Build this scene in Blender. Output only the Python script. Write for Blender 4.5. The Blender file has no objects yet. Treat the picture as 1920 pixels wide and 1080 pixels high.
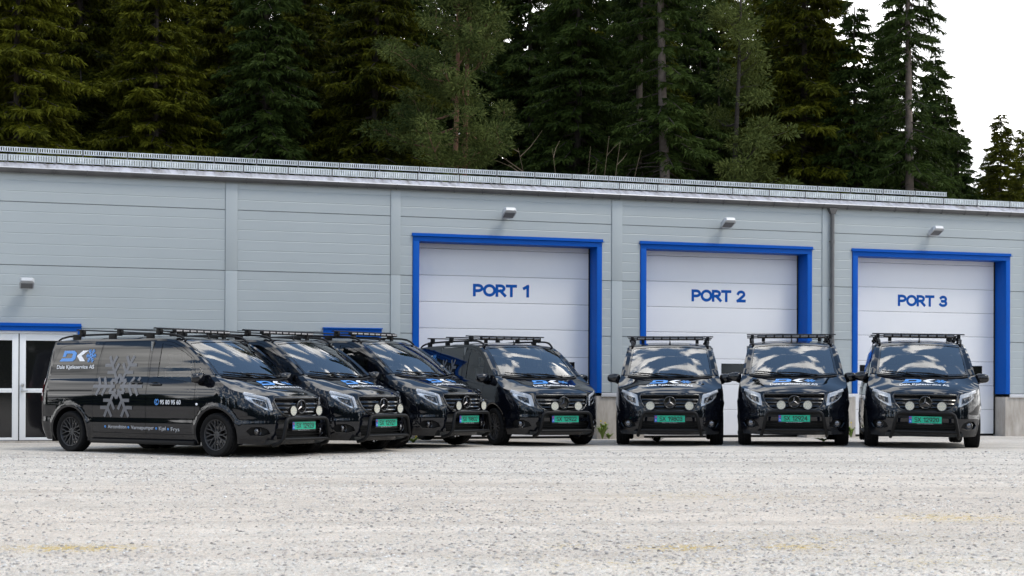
import bpy, bmesh, math, random
import numpy as np
from mathutils import Matrix, Vector

R = math.radians
SC = bpy.context.scene
COL = SC.collection
random.seed(7)

# ------------------------------------------------------------------ camera, sky, sun, exposure
CAM_Z = 0.9446
cam_d = bpy.data.cameras.new('camera')
cam = bpy.data.objects.new('camera', cam_d)
COL.objects.link(cam)
SC.camera = cam
cam_d.sensor_width = 36.0
cam_d.lens = 3005.88 / 1920 * 36.0
cam_d.shift_y = (734.44 - 15.03 - 540.0) / 1920
cam_d.clip_start = 0.1
cam_d.clip_end = 2000
pitch, roll = 0.005, 0.0033
fw = Vector((0, math.cos(pitch), math.sin(pitch)))
up0 = Vector((0, -math.sin(pitch), math.cos(pitch)))
rt0 = Vector((1, 0, 0))
upv = math.cos(roll) * up0 - math.sin(roll) * rt0
rtv = math.cos(roll) * rt0 + math.sin(roll) * up0
M = Matrix((rtv, upv, -fw)).transposed().to_4x4()
M.translation = Vector((0, 0, CAM_Z))
cam.matrix_world = M
cam_d.dof.use_dof = True
cam_d.dof.focus_distance = 26.5
cam_d.dof.aperture_fstop = 5.6

SUN_EL, SUN_AZ = R(54), R(118)          # azimuth clockwise from +Y (camera looks along +Y)
world = bpy.data.worlds.new('World')
SC.world = world
world.use_nodes = True
nt = world.node_tree
nt.nodes.clear()


def N(t, typ, **kw):
    n = t.nodes.new(typ)
    for k, v in kw.items():
        setattr(n, k, v)
    return n


def build_world():
    L = nt.links.new
    out = N(nt, 'ShaderNodeOutputWorld')
    bg = N(nt, 'ShaderNodeBackground')
    bg.inputs['Strength'].default_value = 0.15
    sky = N(nt, 'ShaderNodeTexSky', sky_type='NISHITA')
    sky.sun_disc = False
    sky.sun_elevation = SUN_EL
    sky.sun_rotation = SUN_AZ
    sky.air_density = 1.0
    sky.dust_density = 0.4
    sky.ozone_density = 3.0
    tc = N(nt, 'ShaderNodeTexCoord')
    sep = N(nt, 'ShaderNodeSeparateXYZ')
    L(tc.outputs['Generated'], sep.inputs[0])
    mx = N(nt, 'ShaderNodeMath', operation='MAXIMUM')
    L(sep.outputs[2], mx.inputs[0]); mx.inputs[1].default_value = 0.0
    ad = N(nt, 'ShaderNodeMath', operation='ADD')
    L(mx.outputs[0], ad.inputs[0]); ad.inputs[1].default_value = 0.22
    dx = N(nt, 'ShaderNodeMath', operation='DIVIDE')
    dy = N(nt, 'ShaderNodeMath', operation='DIVIDE')
    L(sep.outputs[0], dx.inputs[0]); L(ad.outputs[0], dx.inputs[1])
    L(sep.outputs[1], dy.inputs[0]); L(ad.outputs[0], dy.inputs[1])
    cmb = N(nt, 'ShaderNodeCombineXYZ')
    L(dx.outputs[0], cmb.inputs[0]); L(dy.outputs[0], cmb.inputs[1])
    mp = N(nt, 'ShaderNodeMapping')
    mp.inputs['Location'].default_value = (1.2, 5.5, 0)
    L(cmb.outputs[0], mp.inputs[0])
    nz = N(nt, 'ShaderNodeTexNoise')
    nz.inputs['Scale'].default_value = 3.6
    nz.inputs['Detail'].default_value = 8
    nz.inputs['Roughness'].default_value = 0.55
    nz.inputs['Distortion'].default_value = 0.5
    L(mp.outputs[0], nz.inputs['Vector'])
    # clouds close up towards the horizon all round, open sky higher up
    cov = N(nt, 'ShaderNodeMapRange')
    cov.inputs['From Min'].default_value = 0.24
    cov.inputs['From Max'].default_value = 0.50
    cov.inputs['To Min'].default_value = 0.55
    cov.inputs['To Max'].default_value = 0.005
    L(sep.outputs[2], cov.inputs['Value'])
    # the bank of low cloud lies over the +Y half of the horizon
    side = N(nt, 'ShaderNodeMapRange', interpolation_type='SMOOTHSTEP')
    side.inputs['From Min'].default_value = -0.45
    side.inputs['From Max'].default_value = 0.45
    side.inputs['To Min'].default_value = 0.02
    L(sep.outputs[1], side.inputs['Value'])
    covm = N(nt, 'ShaderNodeMath', operation='MULTIPLY')
    L(cov.outputs[0], covm.inputs[0]); L(side.outputs[0], covm.inputs[1])
    add = N(nt, 'ShaderNodeMath', operation='ADD')
    L(nz.outputs[0], add.inputs[0]); L(covm.outputs[0], add.inputs[1])
    rmp = N(nt, 'ShaderNodeMapRange', interpolation_type='SMOOTHSTEP')
    rmp.inputs['From Min'].default_value = 0.515
    rmp.inputs['From Max'].default_value = 0.585
    L(add.outputs[0], rmp.inputs['Value'])
    nz2 = N(nt, 'ShaderNodeTexNoise')
    nz2.inputs['Scale'].default_value = 3.0
    nz2.inputs['Detail'].default_value = 5
    L(mp.outputs[0], nz2.inputs['Vector'])
    cr = N(nt, 'ShaderNodeMix', data_type='RGBA')
    cr.inputs['A'].default_value = (9.5, 9.8, 10.2, 1)
    cr.inputs['B'].default_value = (44, 43.5, 42.5, 1)
    ct = N(nt, 'ShaderNodeMapRange')
    ct.inputs['From Min'].default_value = 0.35
    ct.inputs['From Max'].default_value = 0.68
    L(nz2.outputs[0], ct.inputs['Value'])
    L(ct.outputs[0], cr.inputs['Factor'])
    # thin high veil over the blue
    veil = N(nt, 'ShaderNodeMix', data_type='RGBA')
    veil.inputs['Factor'].default_value = 0.45
    L(sky.outputs[0], veil.inputs['A'])
    veil.inputs['B'].default_value = (4.6, 7.8, 13.0, 1)
    mixc = N(nt, 'ShaderNodeMix', data_type='RGBA')
    L(rmp.outputs[0], mixc.inputs['Factor'])
    L(veil.outputs['Result'], mixc.inputs['A'])
    L(cr.outputs['Result'], mixc.inputs['B'])
    L(mixc.outputs['Result'], bg.inputs['Color'])
    L(bg.outputs[0], out.inputs[0])


build_world()

sun_d = bpy.data.lights.new('sun', 'SUN')
sun_d.energy = 2.5
sun_d.angle = R(18)
sun_d.color = (1.0, 0.93, 0.83)
sun = bpy.data.objects.new('sun', sun_d)
COL.objects.link(sun)
sdir = Vector((math.sin(SUN_AZ) * math.cos(SUN_EL), math.cos(SUN_AZ) * math.cos(SUN_EL), math.sin(SUN_EL)))
sun.rotation_euler = sdir.to_track_quat('Z', 'Y').to_euler()

SC.view_settings.view_transform = 'Standard'
SC.view_settings.look = 'None'
SC.view_settings.exposure = -0.50
SC.view_settings.gamma = 1.0
SC.view_settings.use_curve_mapping = False
SC.cycles.max_bounces = 8
SC.cycles.transparent_max_bounces = 16
SC.cycles.sample_clamp_indirect = 6
SC.cycles.caustics_reflective = False
SC.cycles.caustics_refractive = False

# ------------------------------------------------------------------ materials
MATS = {}


def mat(name, col=(0.5, 0.5, 0.5), rough=0.5, metal=0.0, coat=0.0, spec=0.5, noise=None, bump=None, coat_rough=0.03):
    """noise: (scale, amount) brightness mottling; bump: (scale, strength, distance)"""
    if name in MATS:
        return MATS[name]
    m = bpy.data.materials.new(name)
    m.use_nodes = True
    t = m.node_tree
    b = t.nodes['Principled BSDF']
    b.inputs['Base Color'].default_value = (*col, 1)
    b.inputs['Roughness'].default_value = rough
    b.inputs['Metallic'].default_value = metal
    b.inputs['Coat Weight'].default_value = coat
    b.inputs['Coat Roughness'].default_value = coat_rough
    if coat > .85:
        b.inputs['Coat IOR'].default_value = 1.58
    b.inputs['Specular IOR Level'].default_value = spec
    L = t.links.new
    if noise or bump:
        tc = N(t, 'ShaderNodeTexCoord')
    if noise:
        nz = N(t, 'ShaderNodeTexNoise')
        nz.inputs['Scale'].default_value = noise[0]
        nz.inputs['Detail'].default_value = 6
        nz.inputs['Roughness'].default_value = 0.65
        L(tc.outputs['Object'], nz.inputs['Vector'])
        mr = N(t, 'ShaderNodeMapRange')
        mr.inputs['From Min'].default_value = 0.25
        mr.inputs['From Max'].default_value = 0.75
        mr.inputs['To Min'].default_value = 1 - noise[1]
        mr.inputs['To Max'].default_value = 1 + noise[1]
        L(nz.outputs[0], mr.inputs['Value'])
        mu = N(t, 'ShaderNodeVectorMath', operation='SCALE')
        mu.inputs[0].default_value = col
        L(mr.outputs[0], mu.inputs['Scale'])
        L(mu.outputs[0], b.inputs['Base Color'])
    if bump:
        nb = N(t, 'ShaderNodeTexNoise')
        nb.inputs['Scale'].default_value = bump[0]
        nb.inputs['Detail'].default_value = 4
        L(tc.outputs['Object'], nb.inputs['Vector'])
        bp = N(t, 'ShaderNodeBump')
        bp.inputs['Strength'].default_value = bump[1]
        bp.inputs['Distance'].default_value = bump[2]
        L(nb.outputs[0], bp.inputs['Height'])
        L(bp.outputs[0], b.inputs['Normal'])
    MATS[name] = m
    return m


def glass_mat(name, tint, ior, rough=0.0):
    m = bpy.data.materials.new(name)
    m.use_nodes = True
    t = m.node_tree
    t.nodes.clear()
    L = t.links.new
    out = N(t, 'ShaderNodeOutputMaterial')
    tr = N(t, 'ShaderNodeBsdfTransparent')
    tr.inputs[0].default_value = (*tint, 1)
    gl = N(t, 'ShaderNodeBsdfGlossy')
    gl.inputs['Roughness'].default_value = rough
    gl.inputs['Color'].default_value = (1, 1, 1, 1)
    fr = N(t, 'ShaderNodeFresnel')
    fr.inputs['IOR'].default_value = ior
    mx = N(t, 'ShaderNodeMixShader')
    L(fr.outputs[0], mx.inputs[0]); L(tr.outputs[0], mx.inputs[1]); L(gl.outputs[0], mx.inputs[2])
    L(mx.outputs[0], out.inputs[0])
    MATS[name] = m
    return m


PAINT = mat('black_paint', (0.0028, 0.0035, 0.0060), 0.4, 0.0, 0.9, 0.0)
PLASTIC = mat('black_plastic', (0.005, 0.005, 0.0054), 0.5, spec=0.18, noise=(40, 0.2))
GLOSSBLK = mat('gloss_black', (0.004, 0.004, 0.0045), 0.12, 0, 0.6)
POWDER = mat('powder_coat_black', (0.004, 0.004, 0.0044), 0.42, spec=0.2)
PRIV = mat('privacy_glass', (0.004, 0.0038, 0.0035), 0.02, 0, 0.4, 0.4)
WSGLASS = glass_mat('windscreen_glass', (0.60, 0.72, 0.80), 2.5)
SIDEGLASS = glass_mat('side_glass', (0.80, 0.84, 0.82), 1.6)
CLEAR = glass_mat('clear_lens', (0.94, 0.95, 0.96), 1.45)
TYRE = mat('tyre_rubber', (0.006, 0.006, 0.0065), 0.7, spec=0.14, noise=(9, 0.3))
RIM = mat('rim_dark_grey', (0.055, 0.055, 0.057), 0.36, 0.4)
CHROME = mat('chrome', (0.62, 0.63, 0.65), 0.12, 1.0)
DCHROME = mat('dark_chrome', (0.16, 0.16, 0.17), 0.16, 1.0)
REFLECT = mat('lamp_reflector', (0.72, 0.74, 0.78), 0.28, 0.75)
LEDWHITE = mat('led_light_guide', (0.86, 0.88, 0.92), 0.25, 0, 0.5)
LEDCELL = mat('led_cell', (0.58, 0.55, 0.40), 0.3, 0, 0.5)
LENSPALE = mat('driving_lamp_face', (0.40, 0.41, 0.41), 0.25, 0, 0.8)
PGREEN = mat('plate_green', (0.0, 0.41, 0.25), 0.45)
PBLUE = mat('plate_blue', (0.01, 0.10, 0.48), 0.45)
PRED = mat('plate_flag_red', (0.5, 0.02, 0.03), 0.45)
PBLACK = mat('plate_black', (0.005, 0.006, 0.006), 0.5)
DWHITE = mat('lettering_white', (0.80, 0.81, 0.83), 0.35)
DBLUE = mat('lettering_blue', (0.06, 0.26, 0.66), 0.35)
DGREY = mat('lettering_grey', (0.12, 0.123, 0.135), 0.35, 0.2)
REDLENS = mat('tail_lamp_red', (0.35, 0.006, 0.008), 0.12, 0, 0.8)
INTER = mat('cabin_grey', (0.045, 0.048, 0.052), 0.7)
SEATM = mat('seat_fabric', (0.03, 0.033, 0.038), 0.85, noise=(30, 0.2))
BULK = mat('bulkhead_grey', (0.22, 0.23, 0.23), 0.6)

WALL = mat('wall_sheet_grey', (0.365, 0.40, 0.408), 0.42, noise=(0.5, 0.04))
WALLDARK = mat('joint_dark', (0.06, 0.065, 0.07), 0.7)
BLUE = mat('frame_blue', (0.0, 0.082, 0.40), 0.5, 0, 0.0, 0.15, noise=(1.2, 0.08))
DOORW = mat('door_white', (0.72, 0.725, 0.745), 0.45, noise=(0.6, 0.03), bump=(160, 0.06, 0.002))
DOORTXT = mat('door_lettering_blue', (0.0, 0.075, 0.34), 0.5, spec=0.15)
SEAL = mat('rubber_seal', (0.006, 0.006, 0.006), 0.8)
WINDARK = mat('door_window_dark', (0.006, 0.006, 0.007), 0.08, 0, 0.5)
FRAMEW = mat('white_frame', (0.74, 0.75, 0.75), 0.4)
GUTTER = mat('gutter_brown_grey', (0.10, 0.098, 0.098), 0.4, 0.3, noise=(3, 0.25))
EDGE = mat('eave_white_edge', (0.62, 0.62, 0.63), 0.35, 0.2)
GALV = mat('galvanised_steel', (0.58, 0.61, 0.61), 0.45, 0.35, noise=(7, 0.3))
PIPE = mat('downpipe_grey', (0.105, 0.10, 0.097), 0.42, 0.2, noise=(4, 0.2))
LAMPG = mat('lamp_aluminium', (0.50, 0.51, 0.52), 0.45, 0.15)
LAMPGLASS = mat('lamp_glass', (0.16, 0.16, 0.16), 0.6, spec=0.2)
STEEL = mat('steel_handle', (0.55, 0.55, 0.53), 0.3, 1.0)


def roof_mat():
    m = mat('roof_flashing', (0.42, 0.42, 0.45), 0.5, 0.2)
    t = m.node_tree
    b = t.nodes['Principled BSDF']
    L = t.links.new
    tc = N(t, 'ShaderNodeTexCoord')
    mp = N(t, 'ShaderNodeMapping')
    mp.inputs['Scale'].default_value = (1.6, 0.25, 0.25)
    L(tc.outputs['Object'], mp.inputs[0])
    nz = N(t, 'ShaderNodeTexNoise')
    nz.inputs['Scale'].default_value = 2.2
    nz.inputs['Detail'].default_value = 8
    nz.inputs['Roughness'].default_value = 0.75
    L(mp.outputs[0], nz.inputs['Vector'])
    cr = N(t, 'ShaderNodeValToRGB')
    e = cr.color_ramp.elements
    e[0].position = 0.36; e[0].color = (0.20, 0.185, 0.18, 1)
    e[1].position = 0.58; e[1].color = (0.46, 0.455, 0.49, 1)
    L(nz.outputs[0], cr.inputs[0])
    L(cr.outputs[0], b.inputs['Base Color'])
    return m


ROOF = roof_mat()


def concrete_mat():
    m = mat('concrete', (0.40, 0.365, 0.32), 0.9, bump=(60, 0.25, 0.004))
    t = m.node_tree
    b = t.nodes['Principled BSDF']
    L = t.links.new
    tc = N(t, 'ShaderNodeTexCoord')
    mp = N(t, 'ShaderNodeMapping')
    mp.inputs['Scale'].default_value = (3.0, 3.0, 0.7)
    L(tc.outputs['Object'], mp.inputs[0])
    nz = N(t, 'ShaderNodeTexNoise')
    nz.inputs['Scale'].default_value = 2.5
    nz.inputs['Detail'].default_value = 9
    nz.inputs['Roughness'].default_value = 0.7
    L(mp.outputs[0], nz.inputs['Vector'])
    cr = N(t, 'ShaderNodeValToRGB')
    e = cr.color_ramp.elements
    e[0].position = 0.3; e[0].color = (0.30, 0.265, 0.225, 1)
    e[1].position = 0.7; e[1].color = (0.50, 0.465, 0.42, 1)
    L(nz.outputs[0], cr.inputs[0])
    L(cr.outputs[0], b.inputs['Base Color'])
    return m


CONC = concrete_mat()

# ------------------------------------------------------------------ mesh helpers


def link(name, me, parent=None, m=None):
    o = bpy.data.objects.new(name, me)
    COL.objects.link(o)
    if m is not None and not me.materials:
        me.materials.append(m)
    if parent is not None:
        o.parent = parent
    return o


def empty(name, loc=(0, 0, 0), rz=0.0):
    o = bpy.data.objects.new(name, None)
    o.empty_display_size = 0.3
    COL.objects.link(o)
    o.location = loc
    o.rotation_euler = (0, 0, rz)
    return o


def tag(o, label, cat, group=None, kind=None):
    if label:
        o['label'] = label
    if cat:
        o['category'] = cat
    if group:
        o['group'] = group
    if kind:
        o['kind'] = kind
    return o


def copy_tree(o, parent=None):
    c = o.copy()
    COL.objects.link(c)
    if parent is not None:
        c.parent = parent
    for ch in o.children:
        copy_tree(ch, c)
    return c


class MB:
    """collects polygons, builds ONE mesh"""

    def __init__(s):
        s.v = []; s.f = []; s.mi = []

    def add(s, V, F, mi=0):
        b = len(s.v)
        s.v.extend([tuple(map(float, p)) for p in V])
        s.f.extend([tuple(int(i) + b for i in f) for f in F])
        s.mi.extend([mi] * len(F))
        return s

    def box(s, x0, x1, y0, y1, z0, z1, mi=0, mtx=None, bev=0.0):
        if bev > 0:
            bm = bmesh.new()
            bmesh.ops.create_cube(bm, size=1)
            for v in bm.verts:
                v.co = Vector(((x0 + x1) / 2 + v.co.x * (x1 - x0), (y0 + y1) / 2 + v.co.y * (y1 - y0), (z0 + z1) / 2 + v.co.z * (z1 - z0)))
            bmesh.ops.bevel(bm, geom=bm.edges[:], offset=bev, segments=2, profile=0.6, affect='EDGES')
            V = [mtx @ v.co if mtx else v.co.copy() for v in bm.verts]
            bm.verts.index_update()
            F = [[v.index for v in f.verts] for f in bm.faces]
            bm.free()
            return s.add(V, F, mi)
        V = [Vector(p) for p in ((x0, y0, z0), (x1, y0, z0), (x1, y1, z0), (x0, y1, z0), (x0, y0, z1), (x1, y0, z1), (x1, y1, z1), (x0, y1, z1))]
        if mtx:
            V = [mtx @ p for p in V]
        F = [(0, 3, 2, 1), (4, 5, 6, 7), (0, 1, 5, 4), (1, 2, 6, 5), (2, 3, 7, 6), (3, 0, 4, 7)]
        return s.add(V, F, mi)

    def tube(s, path, r, seg=10, mi=0, cap=True, flat=1.0):
        P = [Vector(p) for p in path]
        n = len(P)
        rr = r if hasattr(r, '__len__') else [r] * n
        T = []
        for i in range(n):
            a = P[max(0, i - 1)]; b = P[min(n - 1, i + 1)]
            T.append((b - a).normalized())
        ref = Vector((0, 0, 1)) if abs(T[0].z) < 0.9 else Vector((1, 0, 0))
        u = (ref - T[0] * ref.dot(T[0])).normalized()
        V = []
        for i in range(n):
            u = (u - T[i] * u.dot(T[i])).normalized()
            w = T[i].cross(u)
            for k in range(seg):
                a = 2 * math.pi * k / seg
                V.append(P[i] + u * (math.cos(a) * rr[i] * flat) + w * (math.sin(a) * rr[i]))
        F = []
        for i in range(n - 1):
            for k in range(seg):
                k2 = (k + 1) % seg
                F.append((i * seg + k, i * seg + k2, (i + 1) * seg + k2, (i + 1) * seg + k))
        if cap:
            F.append(tuple(range(seg - 1, -1, -1)))
            F.append(tuple((n - 1) * seg + k for k in range(seg)))
        return s.add(V, F, mi)

    def lathe(s, prof, seg=32, axis='y', cen=(0, 0, 0), mi=0, close=False):
        """prof: (radius, along) ; axis along 'y' or 'x'"""
        V = []; F = []
        n = len(prof)
        for k in range(seg):
            a = 2 * math.pi * k / seg
            for (r, t) in prof:
                c_, s_ = r * math.cos(a), r * math.sin(a)
                if axis == 'y':
                    V.append((cen[0] + c_, cen[1] + t, cen[2] + s_))
                else:
                    V.append((cen[0] + t, cen[1] + c_, cen[2] + s_))
        m_ = n if close else n - 1
        for k in range(seg):
            k2 = (k + 1) % seg
            for i in range(m_):
                i2 = (i + 1) % n
                F.append((k * n + i, k * n + i2, k2 * n + i2, k2 * n + i))
        return s.add(V, F, mi)

    def prism(s, poly, f0, f1, mi=0):
        """poly 2D list -> two 3D maps front/back"""
        n = len(poly)
        V = [f0(*p) for p in poly] + [f1(*p) for p in poly]
        F = [tuple(range(n)), tuple(range(2 * n - 1, n - 1, -1))]
        for i in range(n):
            j = (i + 1) % n
            F.append((i, i + n, j + n, j))
        return s.add(V, F, mi)

    def build(s, name, mats, parent=None, smooth=True, angle=32, fix=True):
        me = bpy.data.meshes.new(name)
        me.from_pydata(s.v, [], s.f)
        if not isinstance(mats, (list, tuple)):
            mats = [mats]
        for m in mats:
            me.materials.append(m)
        if len(mats) > 1:
            me.polygons.foreach_set('material_index', s.mi)
        if fix:
            bm = bmesh.new(); bm.from_mesh(me)
            bmesh.ops.recalc_face_normals(bm, faces=bm.faces[:])
            bm.to_mesh(me); bm.free()
        if smooth:
            me.shade_smooth()
            me.set_sharp_from_angle(angle=R(angle))
        me.update()
        return link(name, me, parent)


def mesh_np(name, V, F, m, parent=None, smooth=False):
    """V (n,3), F (m,k) numpy"""
    me = bpy.data.meshes.new(name)
    k = F.shape[1]
    me.vertices.add(len(V)); me.vertices.foreach_set('co', np.asarray(V, np.float32).ravel())
    me.loops.add(F.size); me.loops.foreach_set('vertex_index', F.astype(np.int32).ravel())
    me.polygons.add(len(F))
    me.polygons.foreach_set('loop_start', np.arange(0, F.size, k, dtype=np.int32))
    me.polygons.foreach_set('loop_total', np.full(len(F), k, np.int32))
    if smooth:
        me.polygons.foreach_set('use_smooth', np.ones(len(F), bool))
    me.update(calc_edges=True)
    me.materials.append(m)
    return link(name, me, parent)


def pchip(pts):
    xs = np.array([p[0] for p in pts], float); ys = np.array([p[1] for p in pts], float)
    h = np.diff(xs); d = np.diff(ys) / h
    n = len(xs)
    m = np.zeros(n)
    for i in range(1, n - 1):
        if d[i - 1] * d[i] > 0:
            w1 = 2 * h[i] + h[i - 1]; w2 = h[i] + 2 * h[i - 1]
            m[i] = (w1 + w2) / (w1 / d[i - 1] + w2 / d[i])
    m[0] = d[0]; m[-1] = d[-1]

    def f(x):
        x = min(max(x, xs[0]), xs[-1])
        i = int(min(max(np.searchsorted(xs, x) - 1, 0), n - 2))
        t = (x - xs[i]) / h[i]
        return ((2 * t**3 - 3 * t**2 + 1) * ys[i] + (t**3 - 2 * t**2 + t) * h[i] * m[i] + (-2 * t**3 + 3 * t**2) * ys[i + 1] + (t**3 - t**2) * h[i] * m[i + 1])
    return f


_txt_cache = {}


def text2d(s, size=1.0, bold=0.0, space=1.0, shear=0.0):
    """(verts2d, faces) of a line of text, cap height ~0.73*size, centred on x, baseline 0"""
    key = (s, bold, space, shear)
    if key not in _txt_cache:
        cu = bpy.data.curves.new('text', 'FONT')
        cu.body = s; cu.size = 1.0; cu.offset = bold; cu.space_character = space; cu.shear = shear
        cu.resolution_u = 3; cu.align_x = 'CENTER'
        o = bpy.data.objects.new('text', cu)
        COL.objects.link(o)
        bpy.context.view_layer.update()
        dg = bpy.context.evaluated_depsgraph_get()
        me = bpy.data.meshes.new_from_object(o.evaluated_get(dg))
        V = [(v.co.x, v.co.y) for v in me.vertices]
        F = [tuple(p.vertices) for p in me.polygons]
        bpy.data.objects.remove(o); bpy.data.curves.remove(cu); bpy.data.meshes.remove(me)
        _txt_cache[key] = (V, F)
    V, F = _txt_cache[key]
    return [(x * size, y * size) for x, y in V], F


def fit_text(s, width, height, cx, cy, bold=0.0, cap=0.727):
    """text scaled so that cap height=height and total width=width, centred at cx, baseline cy"""
    V, F = text2d(s, 1.0, bold)
    xs = [p[0] for p in V]
    w = max(xs) - min(xs); mid = (max(xs) + min(xs)) / 2
    return [((x - mid) * width / w + cx, y * height / cap + cy) for x, y in V], F


def drape(parts, fmap, step=0.07, name='lettering', mats=None, parent=None):
    """parts: list of (V2, F, matindex); cut on a grid then mapped by fmap(u,v)->xyz"""
    out = MB()
    for pi_, (V2, F, mi) in enumerate(parts):
        bm = bmesh.new()
        vs = [bm.verts.new((x, y, 0)) for x, y in V2]
        for f in F:
            try:
                bm.faces.new([vs[i] for i in f])
            except ValueError:
                pass
        bmesh.ops.triangulate(bm, faces=bm.faces[:])
        if step:
            xs = [v.co.x for v in bm.verts]; ys = [v.co.y for v in bm.verts]
            for ax, lo, hi in ((0, min(xs), max(xs)), (1, min(ys), max(ys))):
                g = math.ceil(lo / step) * step
                while g < hi:
                    no = (1, 0, 0) if ax == 0 else (0, 1, 0)
                    co = (g, 0, 0) if ax == 0 else (0, g, 0)
                    bmesh.ops.bisect_plane(bm, geom=bm.verts[:] + bm.edges[:] + bm.faces[:], plane_co=co, plane_no=no)
                    g += step
        bmesh.ops.recalc_face_normals(bm, faces=bm.faces[:])
        bm.verts.index_update()
        bm.normal_update()
        V = [fmap(v.co.x, v.co.y, (pi_ % 24) * .00012) for v in bm.verts]
        FF = [[v.index for v in (f.verts if f.normal.z > 0 else reversed(f.verts[:]))] for f in bm.faces]
        out.add(V, FF, mi)
        bm.free()
    return out.build(name, mats, parent, smooth=False, fix=False)


def _arc(cx, cy, rx, ry, a0, a1, n=14):
    return [(cx + rx * math.cos(R(a0 + (a1 - a0) * k / n)), cy + ry * math.sin(R(a0 + (a1 - a0) * k / n))) for k in range(n + 1)]


# letters as strokes in a box of height 1 (width, strokes)
GLYPH = {
    'P': (.56, [[(0, 0), (0, 1)], [(0, 1), (.26, 1)] + _arc(.26, .72, .30, .28, 90, -90)[1:] + [(0, .44)]]),
    'O': (.74, [_arc(.37, .5, .37, .5, 90, 450, 30)]),
    'R': (.58, [[(0, 0), (0, 1)], [(0, 1), (.25, 1)] + _arc(.25, .73, .28, .27, 90, -90)[1:] + [(0, .46)], [(.26, .46), (.58, 0)]]),
    'T': (.62, [[(0, 1), (.62, 1)], [(.31, 1), (.31, 0)]]),
    '1': (.34, [[(0, .80), (.26, 1)], [(.26, 1), (.26, 0)]]),
    '2': (.54, [_arc(.26, .72, .25, .28, 165, -25, 16) + [(0, 0)], [(0, 0), (.54, 0)]]),
    '3': (.52, [_arc(.24, .745, .24, .255, 150, -90, 14), _arc(.23, .255, .28, .255, 90, -150, 14), [(.14, .50), (.26, .50)]]),
    '4': (.60, [[(.44, 0), (.44, 1)], [(.44, 1), (0, .28)], [(0, .28), (.60, .28)]]),
    '8': (.52, [_arc(.26, .75, .23, .25, 90, 450, 20), _arc(.26, .25, .27, .26, 90, 450, 20)]),
    '9': (.54, [_arc(.27, .69, .27, .31, 0, 360, 22), [(.54, .69), (.52, .45), (.40, .16), (.24, 0)]]),
    '0': (.54, [_arc(.27, .5, .27, .5, 90, 450, 26)]),
    'S': (.52, [_arc(.26, .75, .25, .25, 40, 270, 14)[:-1] + _arc(.26, .25, .27, .26, 90, -140, 14)]),
    'X': (.58, [[(0, 0), (.58, 1)], [(0, 1), (.58, 0)]]),
    ' ': (.30, []),
}


def strokes(txt, width, height, cx, cy, weight, gap=.16, split=False):
    """bold lettering built from strokes: list of (verts2d, faces); weight is a share of the height"""
    tot = sum(GLYPH[c][0] for c in txt) + gap * (len(txt) - 1) + weight
    hh = height * (1 - weight)
    sx = (width) / tot
    x = cx - width / 2 + weight * sx / 2
    out = []
    hw = weight * height / 2
    for c in txt:
        w, st = GLYPH[c]
        n0 = len(out)
        for line in st:
            P = [Vector((x + a * sx, cy + hw + b * hh)) for a, b in line]
            closed = (P[0] - P[-1]).length < 1e-5
            n = len(P)
            V = []
            for i in range(n):
                a = P[i - 1] if i else (P[-2] if closed else None)
                b = P[i + 1] if i < n - 1 else (P[1] if closed else None)
                d = ((P[i] - a).normalized() if a is not None else Vector((0, 0))) + ((b - P[i]).normalized() if b is not None else Vector((0, 0)))
                d.normalize()
                nn = Vector((-d.y, d.x))
                q = P[i].copy()
                if not closed and i == 0:
                    q -= d * hw
                if not closed and i == n - 1:
                    q += d * hw
                V += [tuple(q - nn * hw), tuple(q + nn * hw)]
            out.append((V, [(2 * k, 2 * k + 2, 2 * k + 3, 2 * k + 1) for k in range(n - 1)]))
        if split:
            ch = out[n0:]
            out = out[:n0] + ([ch] if ch else [])
        x += (w + gap) * sx
    return out


def rect2(cx, cy, L, W, ang):
    c, s = math.cos(ang), math.sin(ang)
    return [(cx + c * a - s * b, cy + s * a + c * b) for a, b in ((0, -W / 2), (L, -W / 2), (L, W / 2), (0, W / 2))]


def flake2(cx, cy, Rr, w):
    P = []
    for k in range(6):
        a = k * math.pi / 3
        def at(r):
            return cx + r * math.cos(a), cy + r * math.sin(a)
        P.append(rect2(*at(0.10 * Rr), Rr * 0.90, w, a))
        for r, l in ((0.20, 0.20), (0.46, 0.30), (0.70, 0.30)):
            for sg in (1, -1):
                P.append(rect2(*at(r * Rr), l * Rr, w, a + sg * math.pi / 3))
    return P


# ------------------------------------------------------------------ the van: surface functions (x forward, y left, z up, front axle at x=0)
WP = pchip([(0.12, .87), (.20, .895), (.28, .922), (.40, .942), (.50, .949), (.56, .943), (.62, .945), (.75, .950), (.88, .947), (1.0, .934), (1.10, .910), (1.16, .892),
            (1.20, .876), (1.24, .868), (1.40, .845), (1.55, .815), (1.70, .778), (1.80, .742), (1.86, .69)])
XN = pchip([(.12, .76), (.20, .82), (.28, .87), (.36, .895), (.50, .897), (.60, .893), (.70, .88), (.80, .858), (.88, .838), (.92, .828), (1.0, .81), (1.3, .80), (2, .8)])
XR = pchip([(.12, -3.86), (.27, -3.96), (.42, -4.06), (.6, -4.075), (.95, -4.06), (1.2, -4.02), (1.45, -3.95), (1.7, -3.86), (1.82, -3.80), (2, -3.7)])
ZE_MID = pchip([(-3.75, 1.785), (-3.6, 1.797), (-3.0, 1.812), (-2.0, 1.815), (-1.3, 1.80), (-1.05, 1.782), (-.92, 1.748), (-.75, 1.675), (-.575, 1.572), (-.404, 1.452), (-.25, 1.342), (-.10, 1.236), (-.03, 1.195), (0.0, 1.175),
                (.1, 1.115), (.2, 1.06), (.318, 1.008), (.45, .972), (.58, .945), (.72, .924), (.80, .917), (.83, .920)])
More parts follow.
